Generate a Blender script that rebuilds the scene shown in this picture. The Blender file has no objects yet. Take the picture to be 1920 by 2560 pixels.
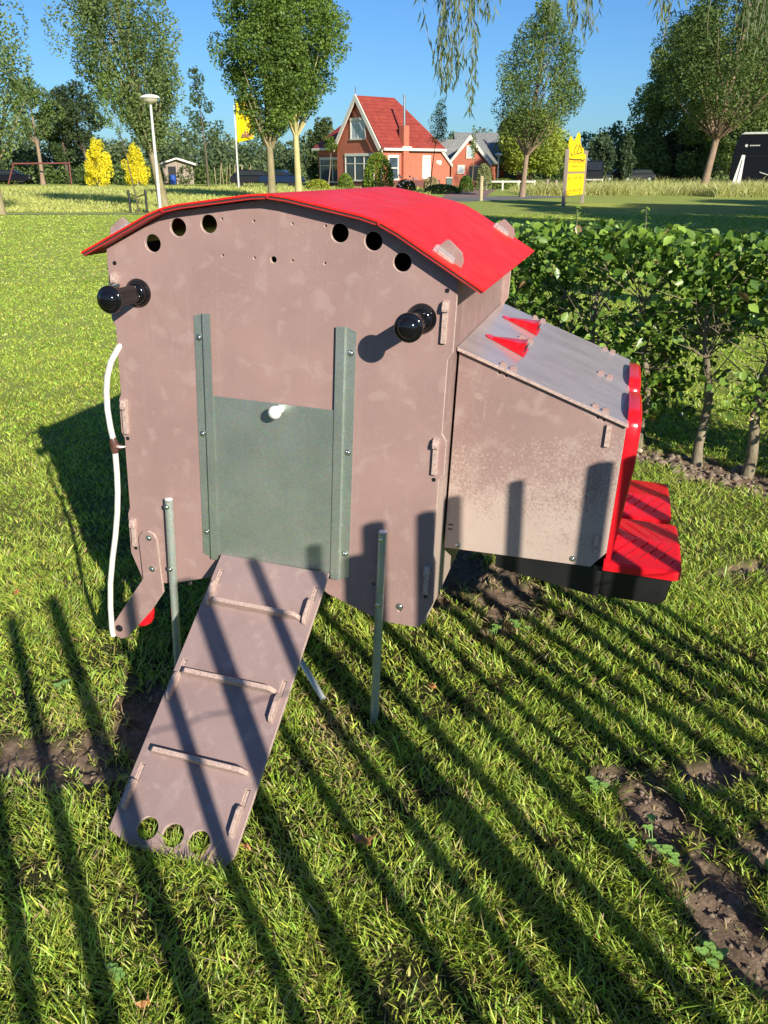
import bpy, bmesh, math, random
import numpy as np
from mathutils import Vector, Matrix
random.seed(7); RNG = np.random.default_rng(11)
SC = bpy.context.scene
R = math.radians
# ---------------------------------------------------------------- camera, sky, sun, exposure
F, H = 2120.0, 1.6
PITCH = math.atan2(860, F)
cam = bpy.data.cameras.new('camera'); camo = bpy.data.objects.new('camera', cam)
SC.collection.objects.link(camo)
camo.location = (0, 0, H); camo.rotation_euler = (math.pi/2 - PITCH, 0, 0)
cam.sensor_fit = 'VERTICAL'; cam.sensor_height = 24; cam.lens = 24*F/2560
cam.clip_start = 0.05; cam.clip_end = 3000
SC.camera = camo
SUN_EL, SUN_AZ = 23.3, 152.5
world = bpy.data.worlds.new("World"); SC.world = world; world.use_nodes = True
wn = world.node_tree; wn.nodes.clear()
sky = wn.nodes.new('ShaderNodeTexSky'); sky.sky_type = 'NISHITA'; sky.sun_disc = False
sky.sun_elevation = R(SUN_EL); sky.sun_rotation = R(SUN_AZ); sky.air_density = 1.0; sky.dust_density = 0.4; sky.ozone_density = 3.0
bg = wn.nodes.new('ShaderNodeBackground'); bg.inputs[1].default_value = 0.10
wo = wn.nodes.new('ShaderNodeOutputWorld')
tint = wn.nodes.new('ShaderNodeMix'); tint.data_type = 'RGBA'; tint.blend_type = 'MULTIPLY'; tint.inputs[0].default_value = 1; tint.inputs[7].default_value = (.335, .55, .81, 1)
wn.links.new(sky.outputs[0], tint.inputs[6]); wn.links.new(tint.outputs[2], bg.inputs[0]); wn.links.new(bg.outputs[0], wo.inputs[0])
sun = bpy.data.lights.new('sun', 'SUN'); suno = bpy.data.objects.new('sun', sun); SC.collection.objects.link(suno)
sun.energy = 5.0; sun.angle = R(0.55); sun.color = (1.0, 0.93, 0.80)
sd = Vector((math.sin(R(SUN_AZ))*math.cos(R(SUN_EL)), math.cos(R(SUN_AZ))*math.cos(R(SUN_EL)), math.sin(R(SUN_EL))))
suno.rotation_euler = sd.to_track_quat('Z', 'Y').to_euler()
SC.view_settings.view_transform = 'Standard'; SC.view_settings.look = 'None'; SC.view_settings.gamma = 1
SC.view_settings.exposure = 0.70
# ---------------------------------------------------------------- pixel -> place helpers (photo pixels 1920x2560)
_s, _c = math.sin(PITCH), math.cos(PITCH)
def ray(x, y):
    X, Y = (x-960)/F, (y-1280)/F
    return Vector((X, _c - Y*_s, -_s - Y*_c))
CAM = Vector((0, 0, H))
def ground(x, y, z=0.0):
    d = ray(x, y); return CAM + d*((z-H)/d.z)
def at(x, y, Y):
    d = ray(x, y); return CAM + d*(Y/d.y)
# ---------------------------------------------------------------- object helpers
def tag(o, label=None, cat=None, group=None, kind=None):
    if label: o['label'] = label
    if cat: o['category'] = cat
    if group: o['group'] = group
    if kind: o['kind'] = kind
    return o
def empty(name, loc=(0,0,0), rz=0, label=None, cat=None, group=None, mtx=None):
    o = bpy.data.objects.new(name, None); SC.collection.objects.link(o)
    o.empty_display_size = 0.2
    if mtx is not None: o.matrix_world = mtx
    else: o.location = loc; o.rotation_euler = (0, 0, rz)
    return tag(o, label, cat, group)
def link(name, me, mats, parent=None):
    if not isinstance(mats, (list, tuple)): mats = [mats]
    if not me.materials:
        for m in mats: me.materials.append(m)
    o = bpy.data.objects.new(name, me); SC.collection.objects.link(o)
    if parent is not None: o.parent = parent
    return o
class MB:
    def __init__(s): s.v = []; s.f = []; s.mi = []; s.m = 0
    def mat(s, i): s.m = i; return s
    def face(s, idx): s.f.append(tuple(idx)); s.mi.append(s.m)
    def box(s, x0, x1, y0, y1, z0, z1, M=None):
        b = len(s.v)
        for p in [(x0,y0,z0),(x1,y0,z0),(x1,y1,z0),(x0,y1,z0),(x0,y0,z1),(x1,y0,z1),(x1,y1,z1),(x0,y1,z1)]:
            s.v.append(tuple(M @ Vector(p)) if M else p)
        for q in [(0,3,2,1),(4,5,6,7),(0,1,5,4),(1,2,6,5),(2,3,7,6),(3,0,4,7)]: s.face([b+i for i in q])
        return s
    def poly(s, pts):
        b = len(s.v); s.v += [tuple(p) for p in pts]; s.face(range(b, b+len(pts))); return s
    def prism(s, pts, vec):
        b = len(s.v); n = len(pts); vec = Vector(vec)
        s.v += [tuple(p) for p in pts] + [tuple(Vector(p)+vec) for p in pts]
        s.face([b+i for i in range(n)][::-1]); s.face([b+n+i for i in range(n)])
        for i in range(n):
            j = (i+1) % n; s.face([b+i, b+j, b+n+j, b+n+i])
        return s
    def tube(s, pts, r, n=10, caps=True):
        pts = [Vector(p) for p in pts]
        if not hasattr(r, '__len__'): r = [r]*len(pts)
        up = None; rings = []
        for i, p in enumerate(pts):
            t = (pts[min(i+1, len(pts)-1)] - pts[max(i-1, 0)]).normalized()
            if up is None: up = t.orthogonal().normalized()
            else:
                up = up - t*up.dot(t)
                up = up.normalized() if up.length > 1e-6 else t.orthogonal().normalized()
            w = t.cross(up); b = len(s.v); rings.append(b)
            for k in range(n):
                a = 2*math.pi*k/n; s.v.append(tuple(p + (up*math.cos(a) + w*math.sin(a))*r[i]))
        for i in range(len(rings)-1):
            a, b = rings[i], rings[i+1]
            for k in range(n):
                j = (k+1) % n; s.face([a+k, a+j, b+j, b+k])
        if caps:
            s.face([rings[0]+k for k in range(n)][::-1]); s.face([rings[-1]+k for k in range(n)])
        return s
    def lathe(s, prof, org, axis, n=24, flute=0.0):      # prof: (distance along axis, radius)
        axis = Vector(axis).normalized(); u = axis.orthogonal().normalized(); w = axis.cross(u); org = Vector(org)
        rings = []
        for (d, r) in prof:
            b = len(s.v); rings.append(b)
            for k in range(n):
                a = 2*math.pi*k/n; rr = max(r, 1e-5)
                s.v.append(tuple(org + axis*d + (u*math.cos(a) + w*math.sin(a))*rr))
        for i in range(len(rings)-1):
            a, b = rings[i], rings[i+1]
            for k in range(n):
                j = (k+1) % n; s.face([a+k, a+j, b+j, b+k])
        s.face([rings[0]+k for k in range(n)][::-1]); s.face([rings[-1]+k for k in range(n)])
        return s
    def build(s, name, mats, parent=None, smooth=False, bevel=0.0, sub=0):
        me = bpy.data.meshes.new(name); me.from_pydata(s.v, [], s.f)
        if not isinstance(mats, (list, tuple)): mats = [mats]
        for m in mats: me.materials.append(m)
        for p, i in zip(me.polygons, s.mi): p.material_index = min(i, len(mats)-1)
        if smooth:
            for p in me.polygons: p.use_smooth = True
        bm = bmesh.new(); bm.from_mesh(me); bmesh.ops.recalc_face_normals(bm, faces=bm.faces)
        if smooth:
            for e in bm.edges:
                if len(e.link_faces) == 2 and e.calc_face_angle(0) > 0.7: e.smooth = False
        if bevel: bmesh.ops.bevel(bm, geom=list(bm.edges), offset=bevel, segments=1, profile=0.5, affect='EDGES')
        bm.to_mesh(me); bm.free(); me.update()
        return link(name, me, mats, parent)
def np_mesh(name, V, Fc, mats, parent=None, col=None, smooth=False):
    """V (n,3); Fc (m,k) all faces k-gons; col (n,3) colour per vertex"""
    me = bpy.data.meshes.new(name)
    V = np.ascontiguousarray(V, dtype=np.float32); Fc = np.ascontiguousarray(Fc, dtype=np.int32)
    m, k = Fc.shape
    me.vertices.add(len(V)); me.vertices.foreach_set('co', V.ravel())
    me.loops.add(m*k); me.loops.foreach_set('vertex_index', Fc.ravel())
    me.polygons.add(m); me.polygons.foreach_set('loop_start', np.arange(0, m*k, k, dtype=np.int32))
    me.update(calc_edges=True)
    if col is not None:
        a = me.color_attributes.new('Col', 'FLOAT_COLOR', 'POINT')
        c4 = np.ones((len(V), 4), dtype=np.float32); c4[:, :3] = col
        a.data.foreach_set('color', c4.ravel())
    if smooth: me.polygons.foreach_set('use_smooth', np.ones(m, dtype=bool))
    for mm in (mats if isinstance(mats, (list, tuple)) else [mats]): me.materials.append(mm)
    return link(name, me, mats, parent)
def plate(name, outline, holes, t, mats, parent, y0=0.0, bevel=0.0012, M=None):
    """board in the local XZ plane, front face at y0, thickness t towards +y; cut edges take mats[1]"""
    cu = bpy.data.curves.new(name, 'CURVE'); cu.dimensions = '2D'; cu.fill_mode = 'BOTH'
    cu.extrude = max(t/2 - bevel, 1e-4); cu.bevel_depth = bevel; cu.bevel_resolution = 0; cu.offset = -bevel
    def spl(pts):
        s = cu.splines.new('POLY'); s.points.add(len(pts)-1); s.use_cyclic_u = True
        for p, q in zip(s.points, pts): p.co = (q[0], q[1], 0, 1)
    spl(outline)
    for h in holes:
        if len(h) == 3 and not hasattr(h[0], '__len__'):
            x, z, r = h; n = 28 if r > .01 else 12
            spl([(x + r*math.cos(-2*math.pi*i/n), z + r*math.sin(-2*math.pi*i/n)) for i in range(n)])
        else: spl(h)
    tmp = bpy.data.objects.new('tmp', cu); SC.collection.objects.link(tmp)
    dg = bpy.context.evaluated_depsgraph_get(); dg.update()
    me = bpy.data.meshes.new_from_object(tmp.evaluated_get(dg)); bpy.data.objects.remove(tmp)
    me.name = name; me.materials.clear()
    for m in mats: me.materials.append(m)
    me.transform(Matrix(((1,0,0,0),(0,0,-1,0),(0,1,0,0),(0,0,0,1))))       # z-up plane
    me.transform(Matrix.Translation((0, y0 + t/2, 0)))
    for p in me.polygons:
        p.use_smooth = False
        p.material_index = 0 if abs(p.normal.y) > 0.9 or len(mats) < 2 else 1
    if M is not None: me.transform(M)
    o = bpy.data.objects.new(name, me); SC.collection.objects.link(o); o.parent = parent
    return o
def copy_tree(o, parent=None):
    c = o.copy(); SC.collection.objects.link(c)
    if parent is not None: c.parent = parent
    for ch in list(o.children): copy_tree(ch, c)
    return c
# ---------------------------------------------------------------- numpy value noise
def vnoise(x, y, seed=0):
    xi, yi = np.floor(x).astype(np.int64), np.floor(y).astype(np.int64); fx, fy = x-xi, y-yi
    fx, fy = fx*fx*(3-2*fx), fy*fy*(3-2*fy)
    def h(a, b):
        n = (a*374761393 + b*668265263 + seed*974634777) & 0xffffffff
        n = ((n ^ (n >> 13))*1274126177) & 0xffffffff
        return ((n ^ (n >> 16)) & 0xffff)/65535.0
    return (h(xi,yi)*(1-fx)+h(xi+1,yi)*fx)*(1-fy)+(h(xi,yi+1)*(1-fx)+h(xi+1,yi+1)*fx)*fy
def fbm(x, y, seed=0, oct=4):
    s = 0; a = .5; t = 0
    for i in range(oct): s = s + a*vnoise(x*2**i, y*2**i, seed+i); t += a; a *= .5
    return s/t
# ---------------------------------------------------------------- materials
class NT:
    def __init__(s, name):
        s.m = bpy.data.materials.new(name); s.m.use_nodes = True; s.t = s.m.node_tree; s.t.nodes.clear()
        s.out = s.n('ShaderNodeOutputMaterial'); s.b = s.n('ShaderNodeBsdfPrincipled'); s.l(s.b.outputs[0], s.out.inputs[0])
        s.tc = s.n('ShaderNodeTexCoord')
    def n(s, t, **k):
        x = s.t.nodes.new(t)
        for a, b in k.items(): setattr(x, a, b)
        return x
    def l(s, a, b): s.t.links.new(a, b)
    def noise(s, scale, detail=4, rough=.6, coord='Object', stretch=None, dist=0):
        n = s.n('ShaderNodeTexNoise'); n.inputs['Scale'].default_value = scale; n.inputs['Detail'].default_value = detail
        n.inputs['Roughness'].default_value = rough; n.inputs['Distortion'].default_value = dist
        if stretch:
            mp = s.n('ShaderNodeMapping'); mp.inputs['Scale'].default_value = stretch
            s.l(s.tc.outputs[coord], mp.inputs[0]); s.l(mp.outputs[0], n.inputs['Vector'])
        else: s.l(s.tc.outputs[coord], n.inputs['Vector'])
        return n.outputs[0]
    def ramp(s, src, stops):
        r = s.n('ShaderNodeValToRGB'); cr = r.color_ramp
        while len(cr.elements) < len(stops): cr.elements.new(.5)
        for e, (p, c) in zip(cr.elements, stops):
            e.position = p; e.color = (c, c, c, 1) if not hasattr(c, '__len__') else (*c, 1)
        s.l(src, r.inputs[0]); return r.outputs[0]
    def mix(s, fac, a, b, mode='MIX'):
        m = s.n('ShaderNodeMix'); m.data_type = 'RGBA'; m.blend_type = mode
        for src, i in ((fac, 0), (a, 6), (b, 7)):
            if isinstance(src, (int, float)): m.inputs[i].default_value = src
            elif hasattr(src, '__len__'): m.inputs[i].default_value = (*src, 1)
            else: s.l(src, m.inputs[i])
        return m.outputs[2]
    def bump(s, src, strength=.3, dist=.002):
        b = s.n('ShaderNodeBump'); b.inputs['Strength'].default_value = strength; b.inputs['Distance'].default_value = dist
        s.l(src, b.inputs['Height']); s.l(b.outputs[0], s.b.inputs['Normal']); return b
    def set(s, col=None, rough=None, metal=None, spec=None):
        for v, k in ((col, 'Base Color'), (rough, 'Roughness'), (metal, 'Metallic'), (spec, 'Specular IOR Level')):
            if v is None: continue
            if isinstance(v, (int, float)): s.b.inputs[k].default_value = v
            elif hasattr(v, '__len__'): s.b.inputs[k].default_value = (*v, 1)
            else: s.l(v, s.b.inputs[k])
        return s
def simple(name, c, rough=.5, metal=0., var=.25, scale=8, bump=0., bdist=.002, spec=None, stretch=None):
    t = NT(name); c = tuple(c); lo = tuple(x*(1-var) for x in c); hi = tuple(min(1, x*(1+var)) for x in c)
    nz = t.noise(scale, 5, .65, stretch=stretch); t.set(t.ramp(nz, [(.3, lo), (.7, hi)]), rough, metal, spec)
    if bump: t.bump(nz, bump, bdist)
    return t.m
def board(name, base, pale, dirt=False):
    t = NT(name)
    c = t.ramp(t.noise(3.2, 6, .6), [(.35, tuple(x*.9 for x in base)), (.65, tuple(x*1.08 for x in base))])
    c = t.mix(t.ramp(t.noise(8, 2, .5, dist=.6), [(.60, 0.0), (.70, .22)]), c, pale)
    blot = t.ramp(t.noise(17, 3, .5, dist=.4), [(.555, 0.0), (.66, .42)])                       # pale smears
    c = t.mix(blot, c, pale)
    c = t.mix(t.ramp(t.noise(34, 4, .6, stretch=(1, 1, .045)), [(.56, 0.0), (.72, .22)]), c, pale)   # faint rain streaks
    sc = t.ramp(t.noise(9, 2, .4, stretch=(14, 1, 1.1), dist=1.5), [(.735, 0.0), (.745, .4)]); c = t.mix(sc, c, pale)
    spk = t.ramp(t.noise(300, 2, .5, stretch=(1, 1, .6)), [(.66, 0.0), (.71, .95)]); spk = t.mix(1.0, spk, t.ramp(t.noise(6, 4, .7), [(.4, .12), (.65, .8)]), 'MULTIPLY')             # chips of pale plastic
    c = t.mix(spk, c, (.62, .52, .44))
    dk = t.ramp(t.noise(260, 2, .5), [(.28, .5), (.34, 0.0)]); c = t.mix(dk, c, tuple(x*.5 for x in base))
    if dirt:
        g = t.n('ShaderNodeSeparateXYZ'); t.l(t.tc.outputs['Object'], g.inputs[0])
        mr = t.n('ShaderNodeMapRange'); mr.inputs[1].default_value = 1.0; mr.inputs[2].default_value = .55; t.l(g.outputs[2], mr.inputs[0])
        n1 = t.noise(7, 6, .7); n2 = t.noise(120, 6, .8)
        a = t.n('ShaderNodeMath'); a.operation = 'MULTIPLY'; t.l(mr.outputs[0], a.inputs[0]); a.inputs[1].default_value = .32
        b = t.n('ShaderNodeMath'); b.operation = 'ADD'; t.l(n2, b.inputs[0]); t.l(a.outputs[0], b.inputs[1])
        d = t.n('ShaderNodeMath'); d.operation = 'MULTIPLY_ADD'; t.l(n1, d.inputs[0]); d.inputs[1].default_value = .5; t.l(b.outputs[0], d.inputs[2])
        c = t.mix(t.ramp(d.outputs[0], [(.86, 0.0), (1.12, .72)]), c, (.46, .375, .315))           # dried splashes
    t.set(c, t.ramp(t.noise(20, 4), [(.3, .42), (.7, .6)]), 0, .45)
    t.bump(t.noise(160, 4, .7), .25, .0007)
    return t.m
BASE = (.292, .186, .166)
M_BOARD = board('board_brown', BASE, (.37, .265, .235))
M_NEST = board('board_dirty', (.268, .176, .158), (.36, .275, .235), True)
M_RAMP = board('board_ramp', (.262, .182, .170), (.35, .26, .235))
M_CORE = simple('board_core', (.41, .295, .25), .7, var=.35, scale=120, bump=.5, bdist=.001)
def lidmat():
    t = NT('board_glossy'); nz = t.noise(4, 6, .7, stretch=(1, 2.5, 1))
    c = t.ramp(nz, [(.3, (.28, .225, .215)), (.7, (.40, .335, .325))])  # paler and greyer than the boards: sky sheen put into the base colour
    t.set(c, t.ramp(t.noise(9, 5), [(.3, .20), (.7, .34)]), 0, 1.0); t.b.inputs['IOR'].default_value = 1.75; t.bump(t.noise(60, 3), .08, .001); return t.m
M_LID = lidmat()
def redmat(name, c, r0, r1, sp=.5):
    t = NT(name); t.set(t.mix(t.ramp(t.noise(11, 6, .75, stretch=(1, .25, 1)), [(.52, 0.0), (.75, .10)]), t.ramp(t.noise(6, 4), [(.3, tuple(x*.86 for x in c)), (.7, c)]), (.75, .30, .26)), t.ramp(t.noise(14, 5), [(.3, r0), (.7, r1)]), 0, sp)
    t.bump(t.noise(90, 2), .06, .001); return t.m
M_RED = redmat('red_plastic', (.72, .010, .020), .16, .30)
M_ROOF = redmat('red_roof', (.86, .020, .014), .38, .52, .22)
M_REDDK = redmat('red_edge', (.42, .02, .018), .3, .5)
M_BLACK = simple('black_plastic', (.012, .012, .013), .38, var=.3)
M_GLOSSBLK = simple('gloss_black', (.006, .006, .007), .08, var=.1)
M_RUBBER = simple('dark_trim', (.045, .028, .024), .6, var=.3)
def galv(name='galvanised_steel', met=.85, k=1.0):
    t = NT(name); sp = t.n('ShaderNodeTexVoronoi'); sp.inputs['Scale'].default_value = 240; t.l(t.tc.outputs['Object'], sp.inputs['Vector'])
    n = t.noise(5, 5, .6); c = t.ramp(n, [(.3, (.44*k, .51*k, .45*k)), (.7, (.62*k, .68*k, .61*k))])  # green cast in the base colour stands for the lawn mirrored in the steel
    c = t.mix(.22, c, sp.outputs['Color'], 'MULTIPLY')
    sc = t.ramp(t.noise(38, 3, .5, stretch=(9, 1, 1.2), dist=1.2), [(.70, 0.0), (.73, .5)]); c = t.mix(sc, c, (.8, .85, .83))
    t.set(c, t.ramp(t.noise(300, 3), [(.3, .26), (.7, .44)]), met); t.bump(t.noise(420, 2), .12, .0006); return t.m
M_GALV = galv('galvanised_steel', .78, 1.0)
M_TUBE = galv('galvanised_tube', .60, .95)
M_STEEL = simple('zinc_screw', (.62, .66, .66), .25, .95, scale=60)
M_WHITE = simple('white_plastic', (.78, .77, .73), .3, var=.04)
M_HOSE = simple('cream_hose', (.66, .64, .56), .42, var=.08, scale=20)
M_TIE = simple('brown_tape', (.10, .045, .035), .3, var=.3, scale=60)
def clear():
    t = NT('clear_plastic'); t.set((.9, .92, .92), .08, 0); t.b.inputs['Transmission Weight'].default_value = .7; t.b.inputs['Alpha'].default_value = .75; return t.m
M_CLEAR = clear()
def wood(name, a, b, scale=6):
    t = NT(name); n = t.noise(scale, 6, .7, stretch=(1, 1, .12)); t.set(t.ramp(n, [(.3, a), (.7, b)]), .8); t.bump(n, .4, .004); return t.m
M_WOOD = wood('weathered_wood', (.20, .16, .125), (.36, .29, .23))
M_PALE = wood('chestnut_pole', (.16, .11, .07), (.30, .22, .15), 14)
def colattr(name, rough=.6, trans=.3, spec=.3, tint=(1, 1, 1)):
    t = NT(name); a = t.n('ShaderNodeAttribute'); a.attribute_name = 'Col'
    c = a.outputs['Color']; t.set(c, rough, 0, spec)
    if trans > 0:
        tr = t.n('ShaderNodeBsdfTranslucent'); mx = t.n('ShaderNodeMixShader'); mx.inputs[0].default_value = trans
        cc = t.mix(1.0, c, (1.35*tint[0], 1.5*tint[1], .6*tint[2]), 'MULTIPLY')
        t.l(cc, tr.inputs[0]); t.l(t.b.outputs[0], mx.inputs[1]); t.l(tr.outputs[0], mx.inputs[2]); t.l(mx.outputs[0], t.out.inputs[0])
    return t.m
M_BLADE = colattr('grass_blades', .45, .24, .4)
M_LEAF = colattr('tree_leaves', .5, .28, .3)
M_BEECH = colattr('beech_leaves', .34, .25, .45)
M_DULL = colattr('plain_tinted', .85, 0, .2)
def bark(name, a, b, s=5):
    t = NT(name); n = t.noise(s, 6, .75, stretch=(1, 1, .35)); t.set(t.ramp(n, [(.3, a), (.7, b)]), .9, 0, .2); t.bump(n, .6, .02); return t.m
M_BARK = bark('bark_olive', (.17, .14, .075), (.33, .28, .16))
M_BARKD = bark('bark_dark', (.07, .055, .04), (.15, .12, .09))
M_BARKR = bark('bark_tan', (.18, .12, .08), (.33, .24, .17))
M_BEECHBARK = bark('bark_grey', (.12, .095, .06), (.30, .25, .17), 22)
def brick(name, a, b, mortar, sc=6.5):
    t = NT(name); t.b.inputs['Roughness'].default_value = .85
    bk = t.n('ShaderNodeTexBrick'); bk.inputs['Scale'].default_value = sc; bk.inputs['Mortar Size'].default_value = .012
    bk.inputs['Color1'].default_value = (*a, 1); bk.inputs['Color2'].default_value = (*b, 1); bk.inputs['Mortar'].default_value = (*mortar, 1)
    bk.inputs['Brick Width'].default_value = .5*2.2/1.6; bk.inputs['Row Height'].default_value = .22
    s = t.n('ShaderNodeSeparateXYZ'); t.l(t.tc.outputs['Object'], s.inputs[0]); ad = t.n('ShaderNodeMath'); t.l(s.outputs[0], ad.inputs[0]); t.l(s.outputs[1], ad.inputs[1])
    cb = t.n('ShaderNodeCombineXYZ'); t.l(ad.outputs[0], cb.inputs[0]); t.l(s.outputs[2], cb.inputs[1]); t.l(cb.outputs[0], bk.inputs['Vector'])
    c = t.mix(t.ramp(t.noise(1.5, 5), [(.35, 0.0), (.7, .35)]), bk.outputs[0], tuple(x*.75 for x in a)); t.set(c); return t.m
M_BRICK = brick('red_brick', (.40, .105, .060), (.50, .15, .085), (.42, .20, .14))
M_BRICKD = brick('dark_brick', (.12, .04, .035), (.17, .055, .045), (.14, .08, .07))
def tiles(name, a, b, sc=1.0):
    t = NT(name); w = t.n('ShaderNodeTexWave'); w.wave_type = 'BANDS'; w.bands_direction = 'X'; w.inputs['Scale'].default_value = 1.4*sc; w.inputs['Distortion'].default_value = .3
    w2 = t.n('ShaderNodeTexWave'); w2.bands_direction = 'Z'; w2.inputs['Scale'].default_value = 1.1*sc; w2.inputs['Distortion'].default_value = .4
    t.l(t.tc.outputs['Object'], w.inputs[0]); t.l(t.tc.outputs['Object'], w2.inputs[0])
    n = t.noise(2.2, 5, .7); c = t.ramp(n, [(.3, a), (.7, b)])
    c = t.mix(t.ramp(w2.outputs[0], [(.0, .4), (.2, 0.0)]), c, tuple(x*.5 for x in a)); t.set(c, .6, 0, .4)
    t.bump(w.outputs[0], .5, .05); return t.m
M_TILE = tiles('red_roof_tiles', (.19, .026, .020), (.33, .055, .032))
M_TILEX = None
M_GREYROOF = tiles('grey_sheet_roof', (.20, .20, .185), (.30, .30, .28), 1.5)
M_CREAM = simple('cream_paint', (.68, .63, .54), .5, var=.06)
M_GLASS = simple('window_glass', (.05, .07, .09), .08, var=.4, scale=1.5, spec=.8)
M_REFLPANE = simple('reflection_tinted_pane', (.45, .52, .55), .3, var=.2, scale=2)  # pale bluish reflection painted into the pane colour
M_GREEN = simple('green_paint', (.02, .075, .045), .5)
M_DKWOOD = simple('dark_boards', (.02, .028, .024), .7, var=.4, scale=4, stretch=(20, 20, .3))
M_YELLOW = simple('yellow_paint', (.95, .62, .0), .4, var=.04)
M_ORANGE = simple('orange_ink', (.62, .32, .01), .5, var=.05)
M_INK = simple('dark_ink', (.05, .03, .015), .5, var=.1)
M_LAMP = simple('pale_grey_paint', (.55, .54, .50), .4, var=.1)
M_CARDK = simple('dark_car_paint', (.005, .006, .010), .4, var=.2, spec=.25)
M_CARGL = simple('car_glass', (.02, .025, .03), .05, var=.2)
M_CHROME = simple('chrome', (.7, .7, .7), .1, .9)
M_TYRE = simple('tyre_rubber', (.012, .012, .012), .8)
M_PIPE = simple('rust_red_pipe', (.16, .04, .035), .6)
M_STONE = simple('sandstone', (.42, .35, .24), .85, var=.25, scale=30, bump=.4)
M_DRYLEAF = simple('dry_leaf', (.42, .19, .07), .6, var=.4, scale=40)
# ---------------------------------------------------------------- ground
PATCH = [(.98, 1.68, .10, .13, .2), (1.02, 1.40, .13, .10, .4), (.66, 1.97, .07, .05, .3), (.90, 1.95, .12, .06, .2), (-.50, 2.35, .10, .16, .1), (-.97, 2.01, .25, .13, .1), (-.72, 2.16, .12, .30, .3), (.72, 1.78, .09, .22, -.15), (.80, 1.52, .08, .22, 0), (.86, 1.22, .07, .2, .1), (.50, 3.0, .22, .20, .3), (1.55, 3.3, .16, .06, .2), (.22, 3.3, .35, .45, 0)]
HA, HB = np.array([.80, 5.85]), np.array([3.2, 3.42])          # hedge line
HD = (HB-HA)/np.linalg.norm(HB-HA); HN = np.array([HD[1], -HD[0]])   # towards the camera side
if HN[1] > 0: HN = -HN
def soil(x, y):
    """1 where the turf is bare"""
    m = np.full_like(x, -9.0)
    for (cx, cy, rx, ry, a) in PATCH:
        dx, dy = x-cx, y-cy; u = dx*math.cos(a)+dy*math.sin(a); v = -dx*math.sin(a)+dy*math.cos(a)
        m = np.maximum(m, 1-np.sqrt((u/rx)**2+(v/ry)**2))
    t = (x-HA[0])*HD[0]+(y-HA[1])*HD[1]; s = (x-HA[0])*HN[0]+(y-HA[1])*HN[1]
    m = np.maximum(m, np.where((t > .2) & (t < 5), (.20-np.abs(s-.13))*5, -9))
    n = fbm(x*9, y*9, 5)-.5
    n2 = fbm(x*34, y*34, 71, 3)-.5
    return np.clip((m*1.1+n*1.9+n2*1.5)*2.4+.25, 0, 1)
def gz(x, y):
    near = np.clip((14-y)/8, 0, 1)*np.clip((8-np.abs(x))/4, 0, 1)
    s = soil(x, y)
    return near*((fbm(x*2.3, y*2.3, 1)-.5)*.035 - s*.022 + s*(fbm(x*28, y*28, 9, 3)-.5)*.045 - .004)
def axis(lo, hi, step, far, grow=1.16):
    a = list(np.arange(lo, hi, step)); d = step; p = hi
    while p < far: a.append(p); d *= grow; p += d
    b = []; d = step; p = lo-step
    while p > -far: b.append(p); d *= grow; p -= d
    return np.array(b[::-1]+a)
xs, ys = axis(-1.9, 2.8, .016, 900), axis(.7, 6.2, .016, 900)
X, Y = np.meshgrid(xs, ys); Z = gz(X, Y); nx, ny = len(xs), len(ys)
V = np.stack([X.ravel(), Y.ravel(), Z.ravel()], 1)
i = np.arange(ny-1)[:, None]*nx + np.arange(nx-1)[None, :]; i = i.ravel()
sv = soil(X.ravel(), Y.ravel())
gcol = np.zeros((len(V), 3)); gcol[:, 0] = sv
def groundmat():
    t = NT('lawn_ground'); a = t.n('ShaderNodeAttribute'); a.attribute_name = 'Col'; se = t.n('ShaderNodeSeparateColor'); t.l(a.outputs['Color'], se.inputs[0])
    so = t.ramp(t.noise(60, 6, .7), [(.3, (.115, .080, .056)), (.7, (.30, .215, .150))])
    under = t.ramp(t.noise(45, 5), [(.3, (.018, .022, .008)), (.7, (.065, .062, .026))])  # ground between near blades, darkened to paint in the shade of the turf
    far = t.ramp(t.noise(1.1, 8, .72), [(.3, (.26, .33, .062)), (.7, (.42, .46, .12))])
    fine = t.ramp(t.noise(22, 4, .8), [(.3, .62), (.72, 1.25)]); far = t.mix(1.0, far, fine, 'MULTIPLY')
    p = t.n('ShaderNodeSeparateXYZ'); t.l(t.tc.outputs['Object'], p.inputs[0])
    mr = t.n('ShaderNodeMapRange'); mr.inputs[1].default_value = 2.5; mr.inputs[2].default_value = 8; t.l(p.outputs[1], mr.inputs[0])
    c = t.mix(mr.outputs[0], under, far); c = t.mix(se.outputs[0], c, so); t.set(c, .95, 0, .1)
    t.bump(t.noise(90, 5, .8), .7, .01); return t.m
lawn = np_mesh('lawn', V, np.stack([i, i+1, i+nx+1, i+nx], 1), groundmat(), col=gcol, smooth=True)
tag(lawn, kind='structure', label='mown lawn with worn bare patches')
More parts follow.
